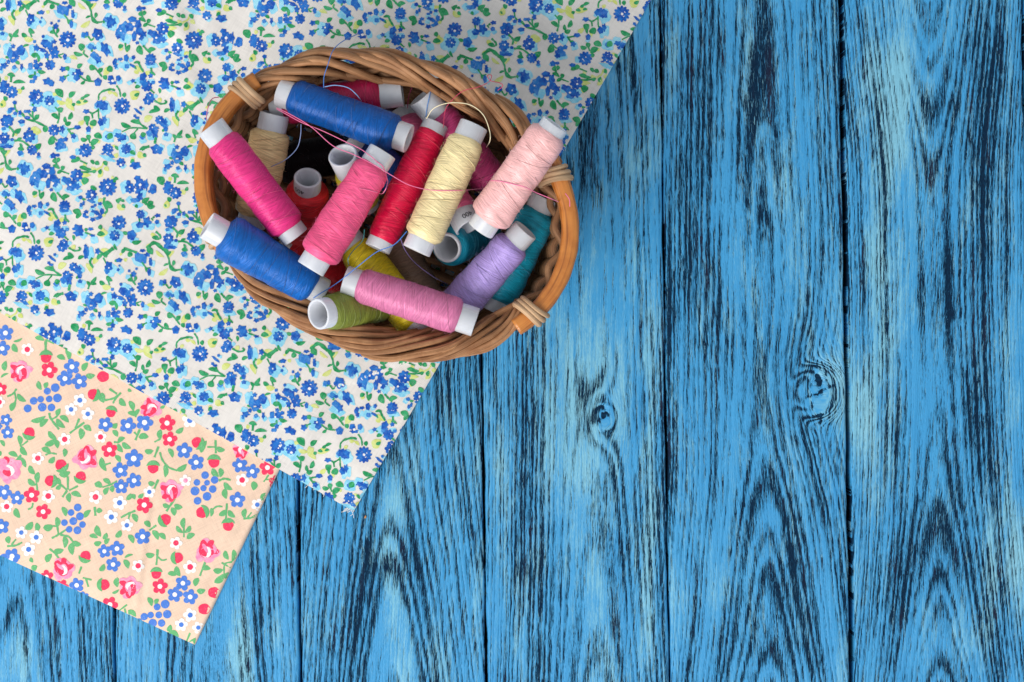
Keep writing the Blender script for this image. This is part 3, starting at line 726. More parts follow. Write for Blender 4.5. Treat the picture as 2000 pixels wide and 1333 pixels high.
for ox, oy, sc, txt, only_left in [(*b_, False) for b_ in BEIGE] + [(b_[0] + dx_, b_[1] + dy_, b_[2], b_[3], True) for dx_, dy_ in ((-405, -190), (-560, 40), (-160, -330), (-20, -560)) for b_ in BEIGE]:
    for e in txt.replace('\n', '').split(';'):
        q = e.split()
        if not q: continue
        k = q[0]
        if k == 'w': cc = q.pop()
        n = [float(t) for t in q[1:]]
        if only_left:                          # the print goes on beyond the picture's left edge
            lx, ly_ = (n[1], n[2]) if k == 'S' else (n[0], n[1])
            lx, ly_ = ox + lx / sc, oy + ly_ / sc
            if lx > -16 or (ox > -250 and lx > -420) or any(abs(lx - a_) + abs(ly_ - b_) < 13 for a_, b_ in SEEN): continue
            SEEN.append((lx, ly_))
        X = lambda a: ox + a / sc
        Y = lambda a: oy + a / sc
        if k in 'BR': flower(X(n[0]), Y(n[1]), n[2] / sc, 1 if k == 'B' else 2, -math.pi / 2 + random.uniform(-.3, .5), True)
        elif k == 'w': flower(X(n[0]), Y(n[1]), n[2] / sc, 3, -math.pi / 2 + random.uniform(-.3, .5), True, {'r': 2, 'b': 1, 'p': 5}[cc], 0.42 if cc == 'r' else 0.36)
        elif k == 'C': pr.put(ellipse(X(n[0]), Y(n[1]), n[2] / sc, n[2] / sc, 0, 0.015, 18), 1, 1)
        elif k == 'G': pr.put(leaf(X(n[0]), Y(n[1]), X(n[2]), Y(n[3]), n[4] / sc), 4, 0.5)
        elif k == 'S':
            for s_ in stem([(X(n[i]), Y(n[i + 1])) for i in range(1, len(n), 2)], n[0] / sc): pr.put(s_, 4, 0)
        elif k == 'U':
            x, y, r, dx, dy = X(n[0]), Y(n[1]), n[2] / sc, n[3], n[4]
            a0 = math.atan2(dy, dx)
            pr.put(ellipse(x, y, r, r * 0.90, math.degrees(a0), 0.03, 18), 2, 1)
            if dx or dy:
                d = math.hypot(dx, dy); dx /= d; dy /= d
                cal = []
                for i in range(11):                                  # calyx: a cap with a toothed rim
                    a = a0 + math.radians(-78 + 156 * i / 10)
                    cal.append((x + 1.16 * r * math.cos(a), y + 1.16 * r * math.sin(a)))
                for i in range(7):
                    a = a0 + math.radians(78 - 156 * i / 6)
                    rr = (0.80 if i % 2 else 0.52) * r
                    cal.append((x + rr * math.cos(a) + 0.12 * r * dx, y + rr * math.sin(a) + 0.12 * r * dy))
                m = len(cal)
                pr.put(cal[:11] + [(x + 0.42 * r * dx, y + 0.42 * r * dy)], 4, 2)
                pr.put(ellipse(x + 0.46 * r * dx, y + 0.46 * r * dy, 0.20 * r, 0.55 * r, math.degrees(a0), 0.2, 12), 6, 2.4)
                pr.put(ellipse(x + 0.66 * r * dx, y + 0.66 * r * dy, 0.30 * r, 0.85 * r, math.degrees(a0), 0.08, 14), 4, 3)
        elif k == 'O':
            x, y, r, a0 = X(n[0]), Y(n[1]), n[2] / sc, math.radians(n[3])
            def at(rad, deg): return x + rad * r * math.cos(a0 + math.radians(deg)), y + rad * r * math.sin(a0 + math.radians(deg))
            for rad, deg, s1, s2, m_, ly in [(0, 0, .80, .72, 5, 1), (.62, 200, .40, .34, 5, 1.1), (.62, 330, .42, .34, 5, 1.1), (.60, 90, .42, .36, 5, 1.1), (.55, 265, .34, .40, 5, 1.1),
                                              (.10, 60, .62, .56, 2, 1.6), (.62, 75, .30, .26, 2, 1.7), (.66, 125, .28, .22, 2, 1.7), (.52, 190, .40, .22, 2, 1.7),
                                              (.06, 330, .46, .42, 5, 2), (.10, 300, .40, .34, 3, 2.4), (.26, 350, .24, .32, 2, 2.8), (.30, 70, .40, .13, 5, 2.9)]:
                cx, cy = at(rad, deg)
                pr.put(ellipse(cx, cy, s1 * r, s2 * r, n[3] + deg, 0.07, 18, 3), m_, ly)
fold = mb.build('floral_cloth', B_MATS)
tag(fold, 'beige folded cotton cloth printed with red buds, pink roses and blue flowers', 'cloth')

# ---- white cloth print: one repeat of the pattern, crop by crop (8.08 px per photo px)
# K royal blob, M mid-blue blob, L cyan blob, D royal flower with n petals, W white speck, G/Y green/lime leaf, S/T green/lime stem
WHITE = [
 (0, 0, (0, 0, 200, 165), """M 135 80 42 95 10;L 200 90 50 85;K 120 90 32 90 -10;S 28 300 20 400 110 460 150;S 46 400 130 560 10;S 25 230 160 190 230 240 320;S 15 400 160 445 250;G 380 110 300 190 55;Y 440 10 430 80 110;Y 320 170 240 260 70;Y 130 250 220 410 65;K 310 60 38 46;G 0 180 100 140 50;
 L 525 350 85 90;K 485 300 60 78;M 460 370 40 50;W 490 320 12;K 650 200 50 35;G 580 220 630 180 40;K 655 285 18 18;L 670 360 48 52;K 635 350 25 25;S 28 720 10 930 80;G 690 90 760 20 50;G 810 150 820 60 70;Y 655 120 700 80 35;Y 740 220 775 170 50;L 950 230 90 50 30;M 990 165 112 74 30;
 K 1020 50 45 25;K 1095 115 45 35;G 1090 10 1180 110 75;K 1145 200 25 40;L 1180 250 36 46;K 1150 250 28 40;S 16 1010 230 1080 330;G 1060 300 1080 390 32;G 1080 330 1150 310 26;L 1165 410 40 48;K 1125 385 30 62;K 925 335 22 22;K 810 370 22 25;L 790 465 34 34;K 880 420 40 48;S 20 840 420 850 500 910 590;G 780 510 880 530 45;G 910 440 890 540 40;
 D 1065 630 138 12;W 1070 635 26;S 20 1350 20 1430 160 1450 260 1530 350 1610 350;G 1350 10 1420 130 55;G 1470 60 1420 130 38;Y 1230 45 1360 150 45;Y 1520 50 1440 160 42;G 1350 290 1440 260 30;G 1510 200 1500 290 45;G 1440 260 1550 380 50;Y 1270 430 1420 330 62;K 1460 0 80 25;
 L 1600 600 50 60;K 1540 545 82 95 -25;W 1555 565 12;L 1310 570 30 40;M 1320 555 38 46;K 1370 540 28 40;G 1340 600 1400 560 30;S 18 1390 580 1440 640 1480 600;L 30 350 66 66;K 20 340 36 50;M 30 400 40 40;K 30 450 35 40;L 50 570 65 62;K 35 535 38 30;S 22 190 560 160 655;G 190 570 295 580 48;G 200 560 290 460 48;G 180 600 140 530 42;
 Y 380 600 525 630 75;G 340 530 430 580 55;G 450 450 545 530 58;S 18 460 480 500 590;L 760 620 75 48 20;K 680 580 26 26;K 705 680 64 54;K 850 665 42 32;K 790 740 46 80;K 730 725 56 40;M 545 660 26 26;K 570 760 40 52;K 655 790 96 28 20;L 500 790 36 76;L 630 860 70 60;W 740 760 10;W 625 790 10;K 875 770 34 42;K 860 850 70 82;W 870 860 8;K 740 880 40 50;
 G 490 880 600 850 66;G 580 850 610 990 44;S 16 890 890 1000 850;G 930 890 980 920 24;L 1070 950 44 46;K 1022 900 30 50;S 18 740 900 760 970;D 790 1030 84 8;Y 1090 900 1220 940 50;
 L 120 780 62 86;K 205 735 34 34;L 370 860 58 76;K 330 800 66 80;M 160 850 46 96;K 240 860 50 60;K 265 905 40 36;G 360 740 460 715 32;M 220 960 60 36;G 240 980 310 1020 44;K 130 980 30 35;K 62 1040 60 42;L 40 970 46 42;L 232 1100 42 42;M 225 1065 34 34;L 365 1110 34 34;K 340 1060 24 50;G 80 900 140 930 28;L 14 1110 34 50;M 20 1090 24 30;
 L 500 1120 66 50;K 560 975 32 32;K 570 1050 50 52;K 640 1020 36 30;M 480 1050 40 60;M 620 1100 40 38;W 530 1080 16;L 600 1185 30 26;G 590 1110 720 1150 52;G 440 1210 550 1190 50;S 20 550 1130 550 1260;K 550 1230 36 40;M 510 1290 48 30;K 750 1290 70 56;K 810 1320 44 50;K 990 1095 46 40;G 1030 1060 1090 1120 55;K 980 1250 46 50;S 18 1000 1230 1090 1185;G 980 1210 1040 1250 44;
 L 1140 1190 74 100;K 1230 1140 50 50;K 1280 1165 35 30;K 1175 1172 40 32;K 1210 1225 50 58;W 1188 1165 15;G 1220 1080 1300 1015 56;S 18 1250 1200 1350 1270 1480 1290;G 1370 1190 1430 1270 54;G 1270 1330 1340 1280 40;K 1545 1300 58 64;
 L 1440 740 72 52;M 1430 740 48 46;K 1490 760 32 28;L 1560 740 46 60;S 20 1440 820 1460 780;L 1480 960 80 60;L 1560 1010 60 48;M 1490 880 70 52 30;K 1550 940 48 62;G 1410 1040 1510 1090 78;S 18 1500 1080 1560 1150 1610 1220;G 1560 1150 1620 1080 56;G 1265 690 1290 810 85;G 1160 830 1310 870 52;S 18 1330 800 1320 850 1390 910;Y 1300 840 1340 800 30;
 G 110 1180 240 1210 52;S 26 180 1190 170 1300;Y 70 1250 130 1230 58;K 62 1310 50 40;G 200 1310 400 1310 46"""),
 (200, 0, (200, 0, 400, 165), """L 80 120 36 36;M 60 100 48 46;G 20 30 120 50 55;D 250 55 84 9;G 320 5 300 90 36;G 170 5 190 20 40;L 355 178 28 26;K 350 120 28 30;M 350 158 34 24;L 710 30 90 48;K 655 20 45 40;L 550 155 24 26;K 580 140 44 44;K 650 135 35 24;S 20 610 170 630 270 680 350;G 590 190 610 260 44;G 660 170 650 250 48;G 570 290 680 350 46;S 24 660 400 740 350;G 720 300 730 370 54;S 15 720 390 830 430;G 640 420 720 390 46;
 L 968 80 36 50;D 1090 60 112 10;W 1100 40 10;W 1060 80 8;G 1180 30 1240 0 56;L 1440 185 108 30 22;D 1440 40 92 9;M 1490 140 66 28 30;W 1430 90 10;W 1480 110 8;G 1560 30 1600 0 70;Y 1570 180 1590 100 60;K 1360 112 26 14;K 890 165 50 30;G 860 240 1000 200 66;G 930 180 1010 200 66;S 16 1000 220 1120 270;Y 1050 270 1110 300 36;
 Y 960 390 1180 450 66;Y 1180 320 1280 380 50;G 990 320 1140 380 55;G 1060 330 1190 360 44;S 20 980 400 1130 400 1260 380;G 1190 400 1260 370 46;G 1170 210 1220 280 46;G 1230 250 1310 280 56;T 20 1270 360 1350 310 1380 230;G 1370 230 1430 300 55;Y 1380 330 1460 380 58;Y 1290 490 1350 360 62;G 1320 440 1335 350 52;D 950 450 104 8;W 965 465 17;Y 1030 550 1060 610 36;G 1070 480 1075 600 95;
 L 745 540 40 60;L 900 690 110 58 10;L 980 590 48 38;K 800 540 92 54 30;K 900 605 60 70;M 860 645 70 56;K 960 630 46 48;W 850 600 18;W 930 670 10;L 130 350 108 112;M 50 310 40 40;K 120 330 55 80;K 170 350 45 60;K 110 410 40 40;L 140 440 34 26;G 0 350 40 340 44;
 L 370 610 80 70;L 650 640 58 70;K 470 310 66 46;K 560 390 50 80;K 430 430 72 68;M 360 400 50 60;M 300 500 90 110 20;K 250 580 35 40;K 500 580 36 82;K 580 500 62 60;K 645 540 50 50;K 610 600 40 40;W 495 390 20;W 575 580 20;W 290 490 14;M 330 600 24 50;K 550 680 30 26;Y 260 790 330 770 50;G 250 760 330 720 58;S 20 360 680 370 780 400 820;G 400 810 430 710 54;Y 370 800 400 830 34;
 G 570 720 630 870 84;Y 605 760 622 840 30;S 22 640 720 700 790 760 840;G 710 810 840 780 60;L 110 800 40 90 -25;K 45 780 62 112 -25;L 230 970 30 26;K 195 980 35 55 20;K 280 940 40 25;K 375 920 40 56;L 450 945 32 34;K 490 910 30 34;L 290 1030 38 40;L 370 1035 60 70;M 385 1050 38 38;K 210 1050 30 38;L 230 1075 28 26;K 470 1040 52 20 30;Y 530 1030 640 1150 46;Y 500 1120 570 1170 56;
 G 490 1000 600 990 34;S 24 570 990 600 1060 650 1140;G 470 1040 540 1100 36;L 780 1040 84 40;M 750 1010 80 28;D 760 935 92 10;G 890 1000 1020 1080 76;G 940 1130 1030 1060 56;Y 700 1190 740 1120 60;S 22 770 1070 775 1130 830 1190;G 740 1160 780 1150 36;K 760 1200 35 34;L 1250 840 40 58;D 1180 760 94 9;M 1180 860 70 28 20;W 1195 762 22;W 1160 820 10;G 1170 620 1270 680 66;L 970 830 36 36;K 1010 800 34 30;G 1030 820 1100 830 30;K 1060 890 20 38;L 1020 958 26 26;K 1020 920 24 34;
 D 1440 640 146 12;W 1440 640 22;G 1500 530 1570 560 66;G 1550 480 1610 520 46;Y 1490 490 1540 490 40;Y 1280 860 1380 840 44;Y 1370 1110 1410 1040 48;G 1400 860 1520 960 88;S 26 1390 800 1380 900 1430 1000 1390 1060;K 1320 900 34 26;L 1200 985 38 34;L 1320 950 34 34;K 1240 925 25 25;K 1200 950 30 20;K 1100 1030 36 28;K 1070 1080 28 38;K 1105 1110 38 20;K 1240 1030 62 28 20;K 1285 1055 30 30;L 1190 1070 36 34;K 1320 1100 35 40;K 1200 1150 42 34;K 1350 1020 35 50;M 1280 1130 40 26;W 1240 1085 14;
 G 1580 880 1616 850 64;Y 80 1060 20 1200 78;G 100 1040 150 1140 80;G 10 1240 70 1200 66;L 270 1280 40 50;K 130 1240 48 50;K 250 1240 40 48;K 160 1310 64 30;W 160 1280 22;L 590 1290 70 62;K 640 1215 50 70 30;M 640 1290 58 46;L 770 1295 50 38;M 800 1305 34 30;L 430 1310 38 30;K 480 1280 34 30;G 500 1300 540 1310 24;K 970 1290 78 62;G 1070 1310 1130 1300 44;K 1170 1300 45 26;G 1320 1230 1340 1310 56;Y 1340 1310 1390 1330 50"""),
 (0, 165, (0, 165, 200, 330), """Y 280 140 345 90 70;G 340 90 370 30 46;D 75 60 95 8;D 185 125 100 9;W 190 125 18;W 120 70 10;G 60 250 120 210 66;Y 10 370 60 240 84;G 10 330 40 310 44;L 560 310 82 44;D 570 200 124 10;W 605 205 22;W 580 240 12;L 790 270 140 122 30;L 830 390 68 48;D 780 260 86 9;W 785 310 22;Y 830 140 900 170 48;G 870 80 990 210 88;
 Y 890 260 1050 300 58;Y 1060 210 1170 420 84;Y 1060 310 1130 230 60;G 1090 210 1190 120 66;G 1140 300 1170 350 46;Y 1190 320 1390 280 80;G 1200 280 1280 300 42;G 1270 240 1330 190 42;G 1320 210 1420 170 42;G 1310 280 1385 270 36;K 230 290 35 30;S 18 230 310 240 390 280 440;L 140 440 30 26;M 160 410 38 50 30;K 200 390 40 20;L 220 500 34 26;K 240 460 34 30;L 320 490 30 26;K 315 450 28 36;M 400 430 30 26;K 450 430 35 28;
 S 24 340 460 430 550 560 590 740 680;G 680 740 760 690 78;L 345 635 34 28;K 340 590 56 34;K 430 530 48 28;S 18 430 430 490 500 560 570;S 18 510 420 520 530;K 545 395 35 45;G 510 340 530 310 34;G 560 560 615 480 60;Y 490 690 650 760 110;D 110 580 108 7;K 180 550 38 34;K 60 630 44 34;W 140 640 10;L 80 715 54 44;M 60 700 36 30;S 22 130 660 210 750 200 830;G 220 760 330 700 62;Y 230 810 270 780 36;
 D 70 845 88 8;W 80 830 16;L 155 930 62 62;K 60 905 44 36;K 190 875 28 26;M 70 965 80 38;K 150 985 52 28;L 545 855 46 78;D 460 820 104 8;K 460 705 24 26;W 470 815 17;L 1010 745 62 80;D 850 725 94 9;W 865 740 14;K 980 710 38 58;G 780 960 820 820 88;S 18 820 820 900 890;S 18 905 620 930 520 930 430;S 18 930 430 870 360;G 920 440 995 380 72;G 810 470 920 550 60;G 1080 560 1130 440 60;G 1020 510 1050 620 44;G 1020 630 1120 600 60;
 L 1005 1000 78 66;K 960 900 52 52;K 1035 870 36 36;K 905 945 36 32;M 985 975 62 46;K 930 1010 34 26;K 1220 680 55 34;S 18 1060 715 1130 705 1200 690;S 20 1080 720 1130 800;G 1120 770 1180 800 46;L 1180 855 50 58;K 1160 820 42 40;S 18 1616 110 1560 170 1555 250;L 1540 345 50 46;K 1580 320 58 70;M 1530 325 36 46;S 16 1550 380 1555 520 1570 560;S 18 1550 410 1460 460 1410 440;K 1360 430 52 35;S 18 1450 460 1460 540;G 1460 560 1500 660 96;Y 1230 630 1330 570 62;Y 1420 590 1450 710 46;
 G 1340 590 1410 510 86;G 1380 560 1385 660 36;L 1390 765 30 26;K 1395 710 40 48;L 1610 680 30 46;K 1590 600 46 60;G 1270 860 1380 880 56;S 18 1390 840 1420 930;G 1370 800 1410 880 60;G 1480 800 1610 850 78;Y 1530 920 1580 890 40;G 1430 960 1560 880 76;L 1240 1065 38 56;D 1350 1010 104 9;W 1282 1012 20;M 1440 1000 50 50;S 20 220 890 350 900 490 1000;G 260 890 350 850 34;G 310 930 340 1020 34;G 320 1000 390 1060 56;L 335 1120 44 40;K 370 1040 38 30;M 330 1080 44 34;D 500 1050 74 7;K 560 1010 44 34;G 530 1010 650 940 76;
 L 625 1180 26 24;K 625 1100 35 40;M 612 1145 34 34;S 28 10 1030 60 1130 90 1230 200 1310;G 0 1060 120 1020 78;Y 90 1140 170 1050 44;S 18 90 1230 0 1270;G 140 1190 160 1260 46;L 300 1290 34 40;L 430 1260 40 46;D 370 1285 84 9;L 820 1150 28 28;K 870 1120 50 38;K 930 1130 30 24;S 20 880 1150 890 1210 910 1260;G 930 1170 920 1250 54;G 850 1270 920 1330 46;G 990 1290 1000 1333 44;D 750 1295 78 8;W 740 1300 15"""),
 (200, 165, (200, 165, 400, 330), """D 310 345 132 12;W 315 345 22;G 350 130 350 210 54;S 18 220 20 270 100 285 200;S 24 0 110 130 80 200 100;Y 80 120 170 130 46;Y 160 130 240 200 42;Y 10 200 40 250 56;L 40 380 82 96;K 30 340 60 72;L 60 610 48 76;K 30 560 36 60;Y 460 240 580 110 120;G 500 180 580 140 48;G 510 50 600 40 50;D 700 30 90 8;S 18 750 80 820 140;L 1060 70 48 46;K 980 30 80 50;G 890 60 905 150 38;S 18 1080 20 1190 60;K 1200 70 40 20;L 1230 140 55 50;
 D 745 190 68 6;D 715 255 78 6;W 755 180 10;W 715 262 10;K 780 230 44 56;L 840 190 28 28;Y 870 230 930 280 58;S 20 820 260 920 310 1010 290 980 250;Y 1300 70 1450 20 90;G 1270 50 1400 50 66;L 1540 85 122 122;D 1550 70 88 9;W 1570 70 12;L 1150 290 82 60;K 1060 330 32 82;K 1090 235 24 30;K 1240 270 46 52;M 1200 345 60 50;L 1160 400 58 46;W 1090 345 17;K 1100 440 30 38;K 1280 350 48 46;
 Y 1340 310 1440 300 70;Y 1190 560 1270 480 80;Y 1080 560 1180 710 72;S 40 1280 330 1350 380 1430 430;S 30 1290 480 1480 330 1560 260;G 1400 290 1590 260 36;G 1540 200 1590 300 36;S 24 1210 430 1140 500 1190 610;S 15 1370 470 1410 550;L 1490 630 92 82;K 1450 570 66 72;K 1420 630 34 44;G 1520 510 1570 490 36;K 1590 470 30 30;G 1550 570 1570 570 30;K 1560 430 1 1;K 560 430 82 20 40;L 630 390 26 24;K 605 370 26 24;K 510 500 25 25;K 550 530 36 20;
 S 20 560 550 600 630 710 700;G 440 580 600 630 56;S 16 710 700 460 690 310 750;G 290 610 450 670 60;S 16 560 700 500 770;G 450 860 510 770 88;G 810 340 910 410 60;S 22 900 410 1050 440;G 730 450 900 420 52;S 40 1030 440 980 480 930 510;Y 660 590 790 510 86;L 1000 640 58 80;L 970 835 102 66;L 780 830 70 48;D 900 565 74 8;W 912 570 12;M 960 620 48 60;D 790 685 66 7;K 860 690 34 24;W 790 680 10;K 830 765 50 82;M 750 770 58 56;K 985 790 50 48;W 980 800 10;G 940 720 980 740 46;
 S 30 850 820 835 880 825 940;L 640 890 50 40;M 630 830 46 44;G 600 790 690 790 66;L 95 830 88 78;L 230 760 58 48;L 340 860 60 76;M 90 830 46 46;G 90 780 160 850 88;K 250 810 60 40;K 330 840 50 50;K 270 880 32 28;L 100 1150 100 38;D 60 990 70 7;K 150 1040 72 60;M 120 1110 70 36;Y 200 1160 230 1080 48;Y 150 970 210 970 36;S 30 240 900 240 990 230 1080;L 390 1040 122 100;D 375 1020 84 8;G 430 1060 520 1110 56;
 Y 560 1070 660 1160 82;S 30 740 980 680 1000 620 1040;G 580 1040 720 990 40;G 650 1090 690 1150 46;L 930 1000 40 50;K 860 1030 98 74 20;W 855 1035 8;L 320 1290 46 36;D 290 1235 76 7;W 290 1272 20;G 20 1190 60 1260 56;K 520 1280 84 56;L 540 1300 50 36;Y 440 1180 510 1180 50;G 450 1190 500 1230 66"""),
 (200, 330, (231, 328, 322, 482), """L 350 290 58 88;L 640 390 48 58;L 430 490 48 48;L 560 570 66 40;K 410 220 36 40;D 435 310 84 7;W 430 290 14;K 550 150 52 42;D 600 255 96 7;W 595 255 24;K 690 255 34 88;K 560 345 50 58;W 515 330 20;K 590 440 46 70;M 510 500 70 38;G 530 560 550 620 44;K 800 320 56 80;K 740 360 25 25;G 870 130 960 260 98;S 30 630 510 700 560 780 610;G 620 510 740 460 60;G 730 580 800 520 76;G 700 580 830 600 66;
 Y 230 560 350 650 68;G 220 510 300 460 46;G 290 500 350 520 36;G 310 560 360 620 46;L 200 920 100 58;D 260 850 118 10;W 260 870 20;W 240 920 20;L 210 1085 140 118;D 210 1050 98 9;W 205 1045 12;L 640 720 60 58;L 540 920 68 78;L 740 910 80 50;D 600 720 72 8;K 700 840 66 80;K 590 890 60 50;W 610 830 12;S 18 580 780 590 850;G 790 780 830 760 28;S 16 770 780 800 820;L 880 885 38 34;K 870 740 46 30;K 860 840 35 35;
 L 500 1130 60 50;K 460 1050 72 80;G 320 1000 420 1020 46;G 460 1160 620 1140 56;S 20 500 1140 510 1200;Y 760 1030 840 1050 60;S 22 840 990 910 1060 910 1110;G 780 1080 900 1120 56;S 40 700 1260 820 1170 970 1280;Y 690 1230 750 1180 40"""),
]
LU, LV = np.array((320.0, 197.0)), np.array((-168.0, 287.0))
def white_motifs():
    out, claimed = [], []
    rects = []
    for ox, oy, rect, txt in WHITE:
        for e in txt.replace('\n', '').split(';'):
            q = e.split()
            if not q: continue
            k, n = q[0], [float(t) / 8.08 for t in q[1:]]
            X, Y = lambda a: ox + a, lambda a: oy + a
            if k in 'ST': cx, cy = np.mean(n[1::2]) + ox, np.mean(n[2::2]) + oy
            elif k in 'GY': cx, cy = (n[0] + n[2]) / 2 + ox, (n[1] + n[3]) / 2 + oy
            else: cx, cy = n[0] + ox, n[1] + oy
            dup = False
            for i in range(-2, 3):                       # already printed by an earlier crop, one repeat away?
                for j in range(-2, 3):
                    if i == 0 and j == 0: continue
                    px, py = cx + i * LU[0] + j * LV[0], cy + i * LU[1] + j * LV[1]
                    if any(r[0] <= px <= r[2] and r[1] <= py <= r[3] for r in rects): dup = True
            if dup: continue
            if k in 'KML':
                rx = n[2]; ry = n[3] if len(n) > 3 else n[2]; rot = float(q[5]) if len(q) > 5 else 0
                mt, ly = {'K': (1, 3), 'M': (2, 2), 'L': (3, 1)}[k]
                out.append((ellipse(X(n[0]), Y(n[1]), rx * (1.2 if k == 'L' else 1.0), ry * (1.2 if k == 'L' else 1.0), rot, 0.20 if k == 'K' else 0.13, 16, 5 if k == 'K' else 4), mt, ly))
            elif k == 'W': out.append((ellipse(X(n[0]), Y(n[1]), n[2], n[2], 0, 0.15, 9), 6, 5))
            elif k == 'D':
                np_ = int(q[4]); r = n[2]
                out.append((petals(X(n[0]), Y(n[1]), r, np_, random.random() * 6.28, 0.36, 7), 1, 3))
                for t in range(2 if np_ < 9 else 4):       # gaps in the print
                    a = random.random() * 6.28; d = r * random.uniform(.3, .62)
                    out.append((ellipse(X(n[0]) + d * math.cos(a), Y(n[1]) + d * math.sin(a), r * .055, r * .11, math.degrees(a), .2, 7), 2 if t % 2 else 6, 4.5))
            elif k in 'GY': out.append((leaf(X(n[0]), Y(n[1]), X(n[2]), Y(n[3]), n[4] * 1.18), 4 if k == 'G' else 5, 2.6 if k == 'G' else 1.5))
            else:
                for s_ in stem([(X(n[i]), Y(n[i + 1])) for i in range(1, len(n), 2)], n[0] * 1.38): out.append((s_, 4 if k == 'S' else 5, 2.5))
        rects.append(rect)
    return out

mb = MB()
def under_white(u, v):
    d = np.max([nx * u + ny * v - c for nx, ny, c in B_PL], axis=0)
    return np.where(d < 0, h_beige(u, v) + 0.0001, 0.00004)
cloth_grid(mb, WC, W_UP * W_LEN_UP, W_LF * W_LEN_LF, 240, 200, h_white, under_white)
pr = Print(mb, W_QUAD, h_white)
mot = white_motifs()
for i in range(-7, 8):
    for j in range(-7, 8):
        d = LU * i + LV * j
        for poly, mt, ly in mot:
            pr.put([(p[0] + d[0], p[1] + d[1]) for p in poly], mt, ly)
white = mb.build('floral_cloth', W_MATS)
tag(white, 'white cotton cloth printed with small blue flowers and green leaves, under the basket', 'cloth')
# frayed ends along the lower raw edge and at the corner
fray_m = mat_plain_thread('fray', (0.80, 0.77, 0.74))
for k in range(26):
    s = random.random() ** 2 * 560 if k > 6 else random.uniform(0, 14)
    b = WC + W_LF * s + W_UP * 2
    L = random.uniform(4, 9) if k > 6 else random.uniform(8, 20)
    a = math.atan2(0.85, -0.5) + random.uniform(-0.7, 0.7)
    pts = [b + np.array((math.cos(a + 0.5 * t * random.uniform(-1, 1)), math.sin(a))) * L * t for t in (0, .35, .7, 1)]
    z0 = float(h_white(np.array([b[0]]), np.array([b[1]]))[0]) * 0.8
    fr = MB()
    tube(fr, spline([P(p[0], p[1], z0 * (1 - t) + 0.0003) for p, t in zip(pts, (0, .35, .7, 1))], 8), 0.00009, 5)
    fr.build('frayed_thread', fray_m, white)

# ------------------------------------------------------------------ the wicker basket
ZR = 0.055                                  # height of the rim
BCX, BCY = 756.0, 399.0                     # rim centre, half axes and turn, in photo px at the rim's height
BA, BB, BROT = 384.0, 296.0, math.radians(20.8)
KR = S * (H - ZR) / H
C0 = P(BCX, BCY, ZR); C0.z = 0.0
E1 = np.array((math.cos(BROT), -math.sin(BROT))); E2 = np.array((-math.sin(BROT), -math.cos(BROT)))
A_M, B_M = BA * KR, BB * KR                 # outer half axes in metres

def rim_xyz(t, off, z):
    """point at angle t of the oval, off metres outwards of its outer line, at height z"""
    t = np.asarray(t, float)
    x, y = (A_M) * np.cos(t), (B_M) * np.sin(t)
    nx, ny = np.cos(t) / A_M, np.sin(t) / B_M
    L = np.hypot(nx, ny)
    x, y = x + off * nx / L, y + off * ny / L
    XY = x[..., None] * E1 + y[..., None] * E2 + np.array((C0.x, C0.y))
    return np.concatenate([XY, np.broadcast_to(np.asarray(z, float), t.shape)[..., None]], -1)

def wall_off(z):
    """how far inside the outer rim line the wall stands at height z"""
    return -0.0066 - 0.0070 * (1 - np.clip(np.asarray(z, float) / 0.05, 0, 1)) ** 1.4

basket = empty('wicker_basket', (C0.x, C0.y, 0.0018))
tag(basket, 'small oval wicker basket with two bent bamboo handles, filled with thread spools', 'basket')

# wall: upright stakes and rows of weavers going in and out between them
mb = MB()
NST = 38
for k in range(NST):
    t = 2 * math.pi * (k + 0.5) / NST
    zz = np.linspace(0.004, 0.051, 9)
    tube(mb, rim_xyz(np.full(9, t), wall_off(zz), zz), 0.0013, 6, 0, 1, True, random.random())
rows = np.arange(0.0055, 0.0515, 0.0030)
for ri, z in enumerate(rows):
    n = NST * 6
    t = np.linspace(0, 2 * math.pi, n, endpoint=False)
    w = np.cos(t * NST / 2 + (math.pi if ri % 2 else 0) + 0.0)
    off = wall_off(z) + 0.0017 * w + 0.0002 * np.sin(t * 5 + ri)
    tube(mb, rim_xyz(t, off, z + 0.0004 * np.sin(3 * t + ri)), 0.00145 + 0.00015 * np.sin(7 * t + ri), 7, 0, 1, False, random.random() * 3, closed=True)
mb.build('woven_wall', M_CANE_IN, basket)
mb = MB()
NB = 15
zb = 0.0040
for k in range(NB):                                     # base: flat weave of straight rods
    q = -0.92 + 1.84 * k / (NB - 1)
    hl = math.sqrt(max(0, 1 - q * q))
    a_, b_ = A_M - 0.0130, B_M - 0.0130
    s = np.linspace(-1, 1, 30)
    XY = (a_ * hl * s)[:, None] * E1 + (b_ * q) * E2 + np.array((C0.x, C0.y))
    tube(mb, np.column_stack([XY, zb + 0.0009 * np.cos(np.pi * s * 9 + (k % 2) * np.pi)]), 0.0022, 6, 0, 1, True, k * 0.3)
for k in range(19):
    q = -0.94 + 1.88 * k / 18
    hl = math.sqrt(max(0, 1 - q * q))
    s = np.linspace(-1, 1, 8)
    XY = (a_ * q) * E1 + (b_ * hl * s)[:, None] * E2 + np.array((C0.x, C0.y))
    tube(mb, np.column_stack([XY, np.full(8, zb)]), 0.0013, 6, 0, 1, True, k * 0.3)
mb.build('woven_base', M_CANE_IN, basket)

